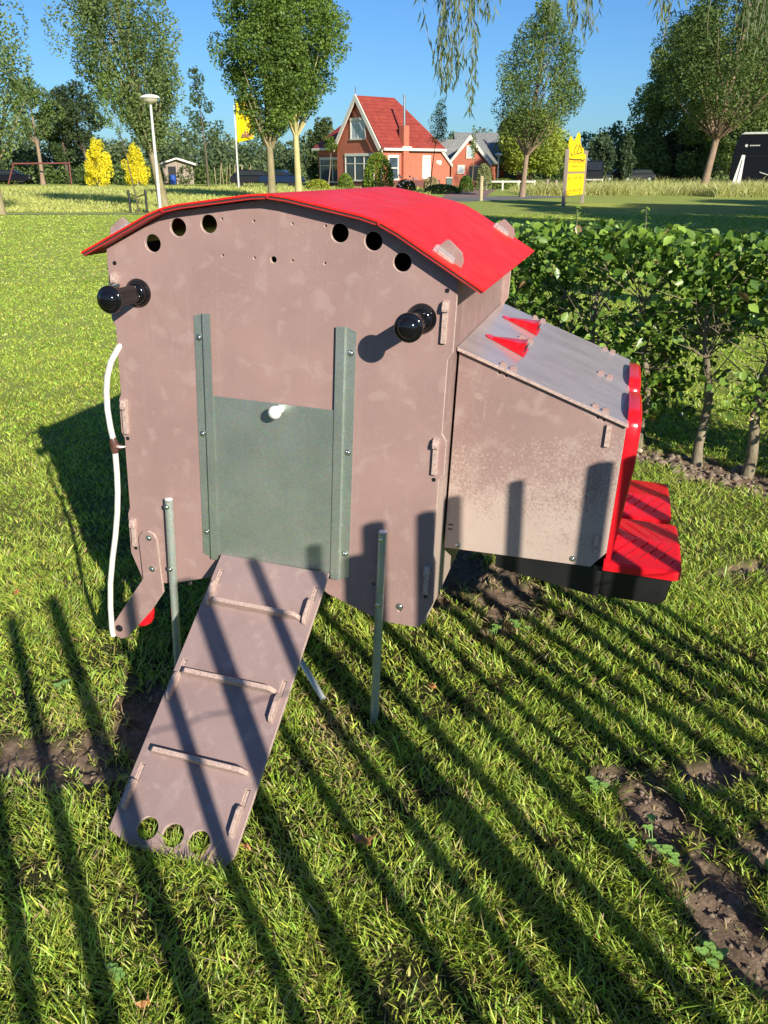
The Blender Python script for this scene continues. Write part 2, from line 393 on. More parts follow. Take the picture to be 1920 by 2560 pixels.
# turf blades
def hsvvar(base, n, var, rng):
    b = np.array(base)[None, :]*(1+rng.normal(0, var, (n, 1)))
    return np.clip(b*(1+rng.normal(0, var*.35, (n, 3))), .004, 1)
def blades(P, L, W, rng, lean=.5, seg=3, droop=.35, az=None):
    n = len(P); a = rng.uniform(0, 2*np.pi, n) if az is None else az
    ln = np.abs(rng.normal(lean, .28, n))
    d = np.stack([np.cos(a)*np.sin(ln), np.sin(a)*np.sin(ln), np.cos(ln)], 1)
    h = np.stack([np.cos(a), np.sin(a), np.zeros(n)], 1)
    fa = rng.uniform(0, 2*np.pi, n); w = np.stack([np.cos(fa), np.sin(fa), np.zeros(n)], 1)
    vs = []
    for k, (t, ww) in enumerate([(0, .75), (.45, 1.0), (.8, .62)]):
        c = P + d*(L*t)[:, None] + h*(L*droop*t*t)[:, None] - np.array([0, 0, 1])*(L*droop*.6*t*t)[:, None]
        vs += [c - w*(W*ww*.5)[:, None], c + w*(W*ww*.5)[:, None]]
    vs.append(P + d*L[:, None] + h*(L*droop)[:, None] - np.array([0, 0, 1])*(L*droop*.6)[:, None])
    V = np.stack(vs, 1).reshape(-1, 3); b = (np.arange(n)*7)[:, None]
    Fc = np.concatenate([b+np.array([[0,1,3]]), b+np.array([[0,3,2]]), b+np.array([[2,3,5]]), b+np.array([[2,5,4]]), b+np.array([[4,5,6]])])
    return V, Fc
VV, FF, CC, off = [], [], [], 0
for (y0, y1, dens, wd, ln) in [(-.6, .80, 9000, .0042, .036), (.80, 1.5, 29000, .0033, .035), (1.5, 2.3, 23000, .0035, .034), (2.3, 3.4, 15000, .0040, .034), (3.4, 5, 8500, .0046, .030), (5, 8, 4200, .0072, .026), (8, 13, 1500, .012, .024), (13, 22, 420, .022, .024), (22, 33, 190, .034, .026)]:
    wA = .53*max(y1, .8)+1.6
    n = int(dens*(y1-y0)*2*wA); x = RNG.uniform(-wA, wA, n); y = RNG.uniform(y0, y1, n)
    inside = np.abs(x) < .53*y+.45; keep = inside | ((np.abs(x) < .53*np.maximum(y, .3)+1.6) & (RNG.random(n) < .5)); x, y = x[keep], y[keep]
    s = soil(x, y); cl = fbm(x*7, y*7, 21)
    keep = (RNG.random(len(x)) > s*.985) & (RNG.random(len(x)) < .30+1.5*np.clip(cl-.22, 0, 1)*1.6); x, y, s, cl = x[keep], y[keep], s[keep], cl[keep]
    n = len(x); P = np.stack([x, y, gz(x, y)-.002], 1)
    L = ln*(.60+.75*cl)*RNG.lognormal(0, .28, n)*(1-.35*s); L[RNG.random(n) < .02] *= 1.5
    W = wd*RNG.uniform(.65, 1.3, n); broad = RNG.random(n) < .03; W[broad] *= 2.0
    flow = fbm(x*5, y*5, 33, 2)*9+RNG.normal(0, 1.5, n)
    v, f = blades(P, L, W, RNG, lean=.48, az=flow, droop=.28)
    c = hsvvar((.300, .415, .055), n, .22, RNG)
    yel = RNG.random(n) < (.02+.55*fbm(x*3, y*3, 44)); c[yel] = hsvvar((.45, .49, .08), yel.sum(), .2, RNG)
    dry = np.exp(-(((x+.155)/.07)**2+((y-2.17)/.16)**2)) + .6*np.exp(-(((x-.45)/.2)**2+((y-3.0)/.3)**2)) + .45*np.exp(-(((x-1.1)/.14)**2+((y-1.45)/.3)**2)) + .4*np.exp(-(((x+1.0)/.3)**2+((y-2.2)/.1)**2))
    st = RNG.random(n) < (.045+.8*dry+.55*np.clip(s*2.2, 0, 1)+.10*np.clip(fbm(x*4+9, y*4, 55)*2-1.1, 0, 1)); c[st] = hsvvar((.46, .37, .17), st.sum(), .2, RNG)
    VV.append(v); FF.append(f+off); CC.append(np.repeat(c, 7, 0)); off += len(v)
    if y1 <= 5:                                     # flat dead thatch between the blades
        k = RNG.random(len(x)) < .13; m_ = int(k.sum())
        v, f = blades(P[k]+np.array([0, 0, .004]), L[k]*1.05, W[k]*.9, RNG, lean=1.2, droop=.12)
        VV.append(v); FF.append(f+off); CC.append(np.repeat(hsvvar((.34, .27, .13), m_, .28, RNG), 7, 0)); off += len(v)
g = np_mesh('grass', np.concatenate(VV), np.concatenate(FF), M_BLADE, col=np.concatenate(CC)); tag(g, 'short green turf blades over the near lawn', 'grass', kind='stuff')
# broader soil clods
def clods(name, pts, sizes, label):
    bm = bmesh.new(); bmesh.ops.create_icosphere(bm, subdivisions=2, radius=1); bv = np.array([v.co[:] for v in bm.verts]); bf = np.array([[v.index for v in f.verts] for f in bm.faces]); bm.free()
    VV, FF = [], []; o = 0
    for p, s in zip(pts, sizes):
        d = 1+.85*(fbm(bv[:, 0]*2.4+p[0]*50, bv[:, 1]*1.6+bv[:, 2]*1.3+p[1]*50, 3, 3)-.5)*2
        VV.append(bv*d[:, None]*s*np.array([1, RNG.uniform(.7, 1.2), RNG.uniform(.55, .85)])+np.array(p)); FF.append(bf+o); o += len(bv)
    t = NT('soil_clod'); t.set(t.ramp(t.noise(60, 6, .75), [(.3, (.14, .105, .08)), (.7, (.36, .28, .215))]), .95, 0, .1); t.bump(t.noise(200, 5, .8), .8, .004)
    return tag(np_mesh(name, np.concatenate(VV), np.concatenate(FF), t.m), label, 'soil', kind='stuff')
pts, sz = [], []
for k in range(620):
    t = random.uniform(.5, 3.4); s = random.gauss(.15, .07); p = HA+HD*t+HN*s; z = float(gz(np.array([p[0]]), np.array([p[1]]))[0])
    pts.append((p[0], p[1], z+.002)); sz.append(min(.045, random.lognormvariate(-4.7, .65)))
for k in range(1300):
    c = random.choice(PATCH[:12]); p = (c[0]+random.gauss(0, c[2]*.5), c[1]+random.gauss(0, c[3]*.5))
    if float(soil(np.array([p[0]]), np.array([p[1]]))[0]) < .6: continue
    z = float(gz(np.array([p[0]]), np.array([p[1]]))[0]); pts.append((*p, z+.001)); sz.append(abs(random.gauss(0, .0035))+.0015)
clods('soil_clods', pts, sz, 'crumbled brown soil clods along the hedge foot and in the bare patches')
# ---------------------------------------------------------------- chicken coop (local axes: x right, y back, z up)
B = Vector((.2636, .9646, -.004)).normalized(); RR = Vector((.9637, -.2632, -.0448)); RR = (RR-B*RR.dot(B)).normalized(); UU = RR.cross(B)
O = ground(935, 1795) + B*.0145; O = O - RR*.3368
MC = Matrix(((RR.x, B.x, UU.x, O.x), (RR.y, B.y, UU.y, O.y), (RR.z, B.z, UU.z, O.z), (0, 0, 0, 1)))
coop = empty('chicken_coop', mtx=MC, label='brown plastic chicken coop on steel legs with curved red roof and side nest box', cat='chicken coop')
ROOF = [(-.536, 1.340), (-.293, 1.469), (.003, 1.519), (.296, 1.472), (.560, 1.326)]
def roofz(x):
    for (a, b), (c, d) in zip(ROOF, ROOF[1:]):
        if a <= x <= c: return b+(d-b)*(x-a)/(c-a)
def outline(dz=-.004):
    top = [(-.494, roofz(-.494)+dz), (-.293, 1.469+dz), (.003, 1.519+dz), (.296, 1.472+dz), (.497, roofz(.497)+dz)]
    side = [(.497, 1.165), (.484, 1.145), (.484, .945), (.497, .925), (.497, .832), (.484, .812), (.484, .584), (.494, .563), (.494, .430), (.459, .341)]
    bot = [(.345, .341), (.175, .400), (.125, .430), (-.125, .430), (-.175, .400), (-.235, .383), (-.325, .352), (-.384, .338), (-.455, .341)]
    left = [(-.490, .430), (-.490, .563), (-.482, .584), (-.482, .812), (-.491, .829), (-.491, .928), (-.483, .946), (-.483, 1.145), (-.494, 1.165)]
    return top+side+bot+left
holes = [(s*x, z, .0235) for s in (-1, 1) for x, z in ((.350, 1.381), (.272, 1.427), (.182, 1.441))]
holes += [(x, z, .0032) for x in (-.144, -.053, .054, .144) for z in (1.456, 1.364)] + [(.001, 1.363, .0085), (.312, .460, .006), (.395, .388, .005), (-.29, .352, .005)]
front = plate('front_panel', outline(), holes, .011, [M_BOARD, M_CORE], coop)
back = plate('back_panel', outline(), [(s*x, z, .0235) for s in (-1, 1) for x, z in ((.350, 1.381), (.272, 1.427))], .011, [M_BOARD, M_CORE], coop, y0=1.075)
for s in (1, -1):
    m = MB().box(s*.466-.0055, s*.466+.0055, .012, 1.074, .352, roofz(s*.466)-.012)
    m.build('side_wall', [M_NEST if s > 0 else M_BOARD], coop)
MB().box(-.458, .458, .014, 1.072, .455, .466).build('floor', M_BOARD, coop)
# tongues of the side walls coming through the front
tb = []
for s in (-1, 1):
    for (zt, zb, w) in ((1.296, 1.188, .0085), (.932, .828, .0085), (.550, .458, .0085)):
        x = s*.4705
        m = MB().box(x-w*.85, x+w*.85, -.010, .004, zb, zt-.026)
        m.prism([(x-w, .004, zt-.027), (x-w, -.017, zt-.027), (x-w, -.019, zt-.018), (x-w, -.014, zt-.002), (x-w, .004, zt+.002)], (2*w, 0, 0))
        m.build('panel_tongue', M_CORE, coop, bevel=.001)
for s in (-1, 1):
    for z in (1.321, .812, .449):
        MB().lathe([(0, .0058), (.0012, .0058), (.0013, .003), (.0004, .0028)], (s*.4705, -.0002, z), (0, -1, 0), 14).build('black_screw', M_BLACK, coop)
def screw(x, y, z, r, parent, ax=(0, -1, 0), mat=M_STEEL):
    m = MB().lathe([(0, r*1.55), (.0008, r*1.55), (.0010, r), (.0028, r*.9), (.0042, r*.6), (.0045, r*.15)], (x, y, z), ax, 14)
    return m.build('screw', mat, parent, smooth=True)
# wing bolt top left
m = MB().tube([(-.477, -.010, 1.262), (-.477, -.020, 1.262)], .007, 8); m.tube([(-.466, -.016, 1.262), (-.452, -.018, 1.264)], [.003, .006], 8)
m.build('wing_bolt', M_STEEL, coop, smooth=True)
# carrying handles
for s in (-1, 1):
    ax, org = (0, -1, 0), (s*.406+.004, 0, 1.246)
    h = MB().lathe([(0, .038), (.004, .039), (.006, .0385), (.009, .036), (.013, .0345), (.0135, .031), (.02, .030), (.024, .027), (.027, .023)], org, ax, 40).build('carry_handle', M_GLOSSBLK, coop, smooth=True)
    g = MB(); n = 24; rings = []
    for d in (.020, .146):
        b0 = len(g.v); rings.append(b0)
        for k in range(n*4):
            a = 2*math.pi*k/(n*4); r = .0225+.0012*math.sin(a*n)
            g.v.append((org[0]+r*math.cos(a), -d, org[2]+r*math.sin(a)))
    for k in range(n*4): g.face([rings[0]+k, rings[0]+(k+1) % (n*4), rings[1]+(k+1) % (n*4), rings[1]+k])
    g.build('grip', M_GLOSSBLK, h, smooth=True)
    MB().lathe([(d_+.023, r_) for d_, r_ in [(.116, .022), (.119, .034), (.122, .0362), (.126, .0362), (.129, .0345), (.1315, .031), (.132, .0265), (.136, .0255), (.141, .022), (.1445, .0155), (.146, .0075), (.1465, .0005)]], org, ax, 40).build('end_cap', M_GLOSSBLK, h, smooth=True)
# door rails, door, knob
for s in (-1, 1):
    c = s*.2065
    def X(a): return c + s*a
    m = MB(); z0, z1 = .460, 1.207
    prof = [(X(.029), -.0), (X(.029), -.0016), (X(.001), -.0016), (X(-.001), -.0105), (X(-.025), -.0105), (X(-.025), -.0089), (X(-.003), -.0089), (X(-.0008), -.0)]
    b0 = len(m.v); cut = {0: .012, 1: .012}
    for z, e in ((z0, 1), (z1, -1)):
        for k, (x, y) in enumerate(prof): m.v.append((x, y-.0003, z + e*(.011 if k in (0, 1) else 0)))
    n = len(prof)
    for k in range(n): j = (k+1) % n; m.face([b0+k, b0+j, b0+n+j, b0+n+k])
    m.face(range(b0, b0+n)); m.face(range(b0+n, b0+2*n))
    rail = m.build('door_rail', M_GALV, coop)
    for z in (1.138, .858, .545): screw(X(.0155), -.0018, z, .0062, rail)
door = MB().box(-.197, .197, -.0068, -.0052, .474, .977).build('sliding_door', M_GALV, coop, bevel=.0004)
m = MB().lathe([(0, .012), (.004, .012), (.012, .009), (.022, .011), (.030, .017), (.038, .0188), (.046, .0175), (.053, .012), (.0565, .003)], (.021, -.0068, .962), (0, -1, 0), 28)
m.build('knob', M_WHITE, door, smooth=True)
# legs
for (x, y) in ((-.337, -.0145), (.337, -.0145), (-.337, 1.10), (.337, 1.10)):
    lg = MB().tube([(x, y, -.12), (x, y, .640)], .0128, 20).build('leg', M_TUBE, coop, smooth=True)
    if y < 0:
        MB().lathe([(0, .0124), (.0015, .012), (.002, .001)], (x, y, .6402), (0, 0, 1), 20).build('end_cap', M_WHITE, lg)
        for z in (.619, .409): screw(x-.002, y-.0125, z, .0058, lg)
for x, z in ((.395, .4005),): screw(x, -.0002, z, .0075, front)
# drinker bracket with hose
br = [(-.452, .485), (-.449, .500), (-.437, .515), (-.418, .521), (-.399, .513), (-.388, .495), (-.377, .312), (-.423, .240), (-.505, .138), (-.520, .119), (-.545, .108), (-.567, .115), (-.579, .132), (-.573, .155), (-.446, .350)]
bk = plate('drinker_bracket', br, [], .010, [M_BOARD, M_CORE], coop, y0=-.0115)
for x, z in ((-.416, .497), (-.412, .390)): screw(x, -.0118, z, .0065, bk)
MB().lathe([(0, .0125), (.002, .0125), (.0025, .009), (.006, .008)], (-.548, -.0118, .148), (0, -1, 0), 18).build('black_plug', M_BLACK, bk)
hp = [(-.455, .035, 1.12), (-.478, .0, 1.085), (-.500, -.010, 1.045), (-.514, -.014, 1.0), (-.521, -.014, .955), (-.523, -.014, .90), (-.518, -.014, .845), (-.511, -.013, .80), (-.509, -.013, .76), (-.509, -.013, .70), (-.511, -.014, .64), (-.517, -.016, .57), (-.529, -.018, .49), (-.545, -.020, .41), (-.560, -.021, .32), (-.568, -.021, .23), (-.570, -.021, .15), (-.568, -.020, .120)]
MB().tube(hp, .0088, 14).build('water_hose', M_HOSE, coop, smooth=True)
m = MB().tube([(-.5135, -.0135, .812), (-.511, -.0132, .80), (-.510, -.013, .782), (-.509, -.013, .765)], [.0095, .0122, .0125, .0098], 12); m.tube([(-.508, -.012, .787), (-.492, -.008, .784), (-.478, -.003, .786)], [.011, .008, .002], 8)
m.build('hose_tie', M_TIE, coop, smooth=True)
m = MB(); m.lathe([(-.030, .006), (-.026, .022), (-.012, .034), (.006, .041), (.022, .0445), (.024, .0445), (.022, .040), (.0, .034), (-.018, .022)], (-.492, .046, .170), (-.35, .2, .9), 26)
m.build('drinker_cup', M_RED, coop, smooth=True)
# roof
def roofsheet(name, off, t, y0, y1, mat, xpad=0.0, parent=coop):
    P = [list(p) for p in ROOF]; m = MB()
    d0 = Vector((P[0][0]-P[1][0], P[0][1]-P[1][1])).normalized(); d1 = Vector((P[-1][0]-P[-2][0], P[-1][1]-P[-2][1])).normalized()
    P[0] = [P[0][0]+d0.x*xpad, P[0][1]+d0.y*xpad]; P[-1] = [P[-1][0]+d1.x*xpad, P[-1][1]+d1.y*xpad]
    pts = []
    for k in range(len(P)-1):                                      # soften each fold a little
        a, b = Vector(P[k]), Vector(P[k+1]); n = 6
        for q in range(n): pts.append(a.lerp(b, q/n))
    pts.append(Vector(P[-1]))
    for _ in range(1): pts = [pts[0]] + [pts[i]*.5+(pts[i-1]+pts[i+1])*.25 for i in range(1, len(pts)-1)] + [pts[-1]]
    nrm = []
    for k in range(len(pts)):
        d = (pts[min(k+1, len(pts)-1)]-pts[max(k-1, 0)]).normalized(); nrm.append(Vector((-d.y, d.x)))
    b0 = 0; n = len(pts)
    for y in (y0, y1):
        for o in (off, off+t):
            for p, q in zip(pts, nrm): m.v.append((p.x+q.x*o, y, p.y+q.y*o))
    for k in range(n-1):
        m.face([k, k+1, n+k+1, n+k]); m.face([2*n+k, 3*n+k, 3*n+k+1, 2*n+k+1]); m.face([n+k, n+k+1, 3*n+k+1, 3*n+k]); m.face([k, 2*n+k, 2*n+k+1, k+1])
    m.face([0, n, 3*n, 2*n]); m.face([n-1, 3*n-1, 4*n-1, 2*n-1])
    return m.build(name, mat, parent, smooth=True)
roof = roofsheet('roof', .0075, .0045, -.044, 1.128, M_ROOF, .006)
roofsheet('edge_trim', .0022, .0052, -.041, 1.124, M_RUBBER, .004, roof)
roofsheet('lower_sheet', -.0008, .0029, -.042, 1.125, M_REDDK, .002, roof)
for x in (-.293, .003, .296):
    MB().tube([(x, -.046, roofz(x)+.001), (x, -.040, roofz(x)+.001)], .004, 8).build('fold_clip', M_REDDK, roof)
for s in (-1, 1):                                                 # four roof brackets
    for y in (.030, 1.055):
        a, b = Vector((.430*s, 0, roofz(.430*s)+.012)), Vector((.492*s, 0, roofz(.492*s)+.012)); d = (b-a).normalized(); n = Vector((-d.z, 0, d.x)) if s > 0 else Vector((d.z, 0, -d.x))
        def q(u, v): return tuple(a+d*u*(b-a).length+n*v+Vector((0, y, 0)))
        cl = MB().prism([q(-.02, -.004), q(-.02, .020), q(.10, .040), q(.24, .041), q(.80, .033), q(1.02, .016), q(1.06, -.004)], (0, .009, 0)).build('roof_bracket', [M_NEST], roof, bevel=.0012)
        MB().prism([q(-.14, -.003), q(-.10, .019), q(.70, .015), q(.80, -.003)], (0, -.022, 0)).build('clear_block', M_CLEAR, cl, bevel=.002)
        MB().prism([q(.08, -.003), q(.08, .010), q(.66, .008), q(.72, -.003)], (0, -.0235, 0)).build('wedge', M_CORE, cl, bevel=.001)
# nest box
NX0, NX1, NY0, NY1 = .4735, .961, .200, 1.080
def lidz(x): return 1.139 + (.978-1.139)*(x-.488)/(.963-.488)
nf = [(NX0+.006, lidz(NX0)-.012), (NX1, lidz(NX1)-.012), (NX1, .582), (.922, .530), (NX0+.006, .520)]
nest = plate('nest_box', nf, [(.617, lidz(.617)-.022, .0038), (.597, lidz(.597)-.022, .0038), (.898, lidz(.898)-.022, .0038), (.881, lidz(.881)-.022, .0038)], .010, [M_NEST, M_CORE], coop, y0=NY0)
plate('back_side', nf, [], .010, [M_NEST, M_CORE], nest, y0=NY1-.01)
MB().box(NX1-.012, NX1-.001, NY0+.0105, NY1-.0105, .585, lidz(NX1)-.014).build('outer_side', M_NEST, nest)
MB().box(NX0+.007, .92, NY0+.0105, NY1-.0105, .535, .545).build('nest_floor', M_BLACK, nest)
lid_out = [(.4735, lidz(.4735)), (.966, lidz(.966)), (.966, lidz(.966)-.0095), (.4735, lidz(.4735)-.0095)]
MB().mat(0).prism([(x, NY0-.012, z) for x, z in lid_out], (0, NY1-NY0+.024, 0)).build('lid', [M_LID], nest, bevel=.0012)
MB().prism([(x, NY0-.0135, z) for x, z in [(.476, lidz(.476)-.0008), (.9655, lidz(.9655)-.0008), (.9655, lidz(.9655)-.009), (.476, lidz(.476)-.009)]], (0, .002, 0)).build('lid_edge', M_CORE, nest)
sl = Vector((1, 0, (.978-1.139)/.475)).normalized(); nl = Vector((-sl.z, 0, sl.x))
def lp(u, y, h=0): p = Vector((.488, y, 1.139))+sl*u+nl*h; return tuple(p)
for y in (.205, .640, 1.066):                                     # tabs through the lid
    for u in (.115, .395):
        t = MB(); 
        for a in (0, .030):
            t.prism([lp(u+a, y, -.004), lp(u+a-.002, y, .008), lp(u+a+.004, y, .012), lp(u+a+.016, y, .012 if a else .009), lp(u+a+.022, y, -.004)], (0, .009, 0))
        t.build('lid_tab', M_BOARD, nest, bevel=.0008)
for y in (.470, .850):                                            # red vents, wedge shaped scoops
    u0, u1, w0, w1, hh = .038, .156, .016, .066, .032
    v = MB(); n = 10
    base = [(u0-.008, 0)] + [(u1+.008, -w1-.006), (u1+.008, w1+.006)]
    # flange
    fl = []
    for k in range(n+1): a = math.pi/2+math.pi*k/n; fl.append((u0+.012+.026*math.cos(a), .024*math.sin(a)))
    fl += [(u1+.006, -w1), (u1+.006, w1)]
    fl = [(u, y+yy) for u, yy in fl]
    v.prism([lp(u, yy, .001) for u, yy in fl], nl*.003)
    vent = v.build('vent_scoop', M_RED, nest, bevel=.0008)
    c = MB(); sec = []
    for k in range(9):
        t = k/8; u = u0+.012+(u1-u0-.012)*t; ww = .014+(w1-.020)*t; h = .004+(hh-.004)*t; r = []
        for q in range(9):
            a = math.pi*q/8; r.append(lp(u-(.25*h*min(1, 1.5*math.sin(a)) if k == 8 else 0), y-ww*math.cos(a)*(1-.10*math.sin(a)), .003+h*min(1, 1.5*math.sin(a))))
        b0 = len(c.v); c.v += r; sec.append(b0)
    for a, b in zip(sec, sec[1:]):
        for q in range(8): c.face([a+q, a+q+1, b+q+1, b+q])
    c.face([sec[0]+q for q in range(9)]); c.face([sec[-1]+q for q in range(9)][::-1])
    c.build('hood', M_RED, vent, smooth=True)
    g = MB()
    for k in range(3):
        yy = y-.026+.026*k; g.box(-.001, .0012, yy-.006, yy+.006, -.009, .009, Matrix(((sl.x, 0, nl.x, lp(u1-.001, 0)[0]+nl.x*.017), (0, 1, 0, 0), (sl.z, 0, nl.z, lp(u1-.001, 0)[2]+nl.z*.017), (0, 0, 0, 1))))
    g.build('vent_slot', M_BLACK, vent)
for (x, zt, zb) in ((.915, .968, .905), (.928, .635, .600), (.930, .592, .578)):
    MB().box(x-.007, x+.007, NY0-.010, NY0+.004, zb, zt).build('side_tab', M_CORE, nest, bevel=.001)
for z in (.600, .585): MB().box(.487, .502, NY0-.0006, NY0+.002, z-.002, z+.002).build('slot', M_BLACK, nest)
for x, z in ((.520, .535), (.868, .548)): screw(x, NY0-.0002, z, .0062, nest)
# feeders under and outside the nest box
def rbox(x0, x1, y0, y1, r, n=5):
    pts = []
    for cx, cy, a0 in ((x1-r, y1-r, 0), (x0+r, y1-r, 90), (x0+r, y0+r, 180), (x1-r, y0+r, 270)):
        for k in range(n+1): a = R(a0+90*k/n); pts.append((cx+r*math.cos(a), cy+r*math.sin(a)))
    return pts
def feeder(y0, y1, dx, dz):
    m = MB(); lv = [(.535, 0, 0), (.500, .004, .004), (.458, .008, .010), (.446, .014, .02), (.440, .03, .04)]
    xr, xl = 1.162+dx, .945
    rings = []
    for z, i, rr in lv:
        p = rbox(xl, xr-i, y0+i*.8, y1-i*.8, .028+rr*.3); rings.append(len(m.v)); m.v += [(x, y, z+dz-.012) for x, y in p]
    n = len(p)
    for a, b in zip(rings, rings[1:]):
        for k in range(n): j = (k+1) % n; m.face([a+k, a+j, b+j, b+k])
    m.face([rings[0]+k for k in range(n)]); m.face([rings[-1]+k for k in range(n)])
    m.prism([(.640, y0+.006, .532), (.640, y0+.006, .478), (.957, y0+.006, .430+dz), (.957, y0+.006, .532)], (0, y1-y0-.012, 0))
    tr = m.build('feed_trough', M_BLACK, coop, smooth=True)
    # lid: shallow ridge along x, rolled rim
    m = MB(); x0, x1 = .958, 1.180+dx; yc = (y0+y1)/2; nx_, ny_ = 14, 18
    def top(x, y):
        e = min(1, (x1-x)/.016, (y-y0+.012)/.016, (y1+.012-y)/.016); e = math.sqrt(max(0, 1-(1-e)**2))
        gro = 0
        v = (x + (abs(y-yc))*.55)/.042; fr = v-math.floor(v)
        if .010 < abs(y-yc) < .135 and x0+.02 < x < x1-.02 and fr < .13: gro = .0022
        return .550+dz+.004*e+.012*(1-abs(y-yc)/.19)+gro-.010*(x-.958)/.22*0
    nx_, ny_ = 90, 110
    corner = .03
    for j in range(ny_+1):
        for k in range(nx_+1):
            x = x0+(x1-x0)*k/nx_; y = y0-.012+(y1-y0+.024)*j/ny_
            ex, ey = x-(x1-corner), abs(y-yc)-((y1-y0)/2+.012-corner)
            if ex > 0 and ey > 0:
                r = math.hypot(ex, ey); m_ = max(ex, ey)
                if r > 0: sc = m_/r; x = (x1-corner)+ex*sc; y = yc+math.copysign((y1-y0)/2+.012-corner+ey*sc, y-yc)
            m.v.append((x, y, top(x, y)))
    W_ = nx_+1
    for j in range(ny_):
        for k in range(nx_): m.face([j*W_+k, j*W_+k+1, (j+1)*W_+k+1, (j+1)*W_+k])
    ed = [k for k in range(W_)] + [j*W_+nx_ for j in range(1, ny_+1)] + [ny_*W_+k for k in range(nx_-1, -1, -1)] + [j*W_ for j in range(ny_-1, 0, -1)]
    b0 = len(m.v)
    for e in ed: x, y, z = m.v[e]; m.v.append((x, y, .528+dz))
    for q in range(len(ed)): r = (q+1) % len(ed); m.face([ed[q], ed[r], b0+r, b0+q])
    m.build('trough_lid', M_RED, tr, smooth=True)
    # upright red housing with rounded shoulders
    m = MB(); n = 16; hy = (y1-y0)/2-.01; out = []
    zt = 1.0; zb = .552+dz; mid_ = [(yc+hy, z_) for z_ in (.86, .74, .64)]
    for k in range(n+1):
        a = math.pi*k/n; out.append((yc-hy*math.copysign(abs(math.cos(a))**.45, math.cos(a)), zt-.07+.07*abs(math.sin(a))**.5))
    out = [(yc-hy, zb)]+[(yc-hy, z_) for _, z_ in mid_[::-1]]+out+mid_+[(yc+hy, zb)]
    prof = [(.9625, 0), (.990, 0), (.999, .006), (1.002, .016)]
    rg = []
    for x, ins in prof:
        rg.append(len(m.v))
        for y, z in out: m.v.append((.9625+(x-.9625)*(.40+.60*min(1, max(0, (z-.55)/.30))), yc+(y-yc)*(1-ins/hy), z if z < .8 else z-ins))
    L_ = len(out)
    for a, b in zip(rg, rg[1:]):
        for k in range(L_): j = (k+1) % L_; m.face([a+k, a+j, b+j, b+k])
    m.face([rg[0]+k for k in range(L_)]); m.face([rg[-1]+k for k in range(L_)])
    m.build('feeder_housing', M_RED, tr, smooth=True)
    return tr
feeder(.205, .565, 0, 0); feeder(.630, .995, -.012, -.008)
for y in (.42, .50): MB().lathe([(0, .018), (.085, .018), (.090, .014), (.090, .001)], (.515+(y-.42)*.5, y, .535), (0, 0, -1), 20).build('pipe_end', simple('grey_pipe', (.16, .15, .14), .4) if y < .45 else M_GALV, coop, smooth=True)
# ---------------------------------------------------------------- ramp
w = Vector((.96430211, -.26362224, -.02499506)); l = Vector((-.22791819, -.77821768, -.58517565)); l = (l - w*.030).normalized(); w = (w-l*w.dot(l)).normalized(); nn = w.cross(-l)
MR = Matrix(((w.x, -l.x, nn.x, -.3303), (w.y, -l.y, nn.y, 2.3019), (w.z, -l.z, nn.z, .4989), (0, 0, 0, 1)))
ramp = empty('chicken_ramp', mtx=MR, label='brown plastic ramp with rungs leaning from the grass up to the coop door', cat='ramp')
RX = Matrix(((1, 0, 0, 0), (0, 0, 1, 0), (0, -1, 0, 0), (0, 0, 0, 1)))      # plate XZ -> ramp XY
slots = []
for s in (-1, 1):
    for a, b in ((.050, .098), (.345, .392), (.648, .700)):
        x = s*.153; slots.append([(x-.0055, -a), (x+.0055, -a), (x+.0055, -b), (x-.0055, -b)])
plate('plank', [(-.175, .0), (.175, .0), (.175, -.812), (.155, -.850), (-.100, -.850), (-.175, -.826)], slots+[(-.073, -.800, .0285), (0.0, -.800, .0285), (.073, -.800, .0285)], .011, [M_RAMP, M_CORE], ramp, M=RX)
for a, x0, x1 in ((.160, -.140, .140), (.385, -.140, .142), (.612, -.140, .142)):
    MB().prism([(x0, -a-.0065, .0), (x0, -a-.0065, .020), (x0+.012, -a-.0065, .034), (x1-.016, -a-.0065, .034), (x1, -a-.0065, .012), (x1, -a-.0065, .0)], (0, .013, 0)).build('rung', [M_CORE], ramp, bevel=.0015)
for s in (-1, 1):
    for a in (.050, .345, .648):
        x = s*.153; L_ = .125
        MB().prism([(x-.0052, -a-.045, -.002), (x-.0052, -a-.047, .020), (x-.0052, -a-.060, .027), (x-.0052, -a-L_+.010, .024), (x-.0052, -a-L_, .012), (x-.0052, -a-L_, -.002)], (.0104, 0, 0)).box(x-.0048, x+.0048, -a-.046, -a-.002, -.0105, -.0035).build('side_cleat', [M_CORE], ramp, bevel=.0012)
# metal peg in the grass under the ramp
p0, p1 = Vector((-.345, 2.50, .165)), Vector((-.197, 2.318, .004))
pg = tag(MB().tube([p0, p1], .0105, 14).build('ground_peg', simple('bright_zinc', (.70, .74, .76), .25, .45), smooth=True), 'shiny metal rod slanting into the grass beside the ramp', 'rod')
# longer grass growing up round the foot of the ramp and through its holes
fx, fy = [], []
for k in range(230):
    t = random.random(); a, c_ = ((-.735, 1.715), (-.635, 1.645)) if t < .25 else ((-.635, 1.645), (-.375, 1.575)); q = random.random()
    fx.append(a[0]+(c_[0]-a[0])*q+random.gauss(0, .012)); fy.append(a[1]+(c_[1]-a[1])*q-abs(random.gauss(.004, .015)))
for hx_ in (-.073, 0, .073):
    for k in range(55):
        a = random.uniform(0, 6.28); r = .024*math.sqrt(random.random()); p = MR @ Vector((hx_+r*math.cos(a), -.800+r*math.sin(a), -.0)); fx.append(p.x); fy.append(p.y-.01)
fx, fy = np.array(fx), np.array(fy); n_ = len(fx)
v, f = blades(np.stack([fx, fy, gz(fx, fy)], 1), RNG.uniform(.030, .062, n_), RNG.uniform(.0022, .0038, n_), RNG, lean=.3, droop=.2)
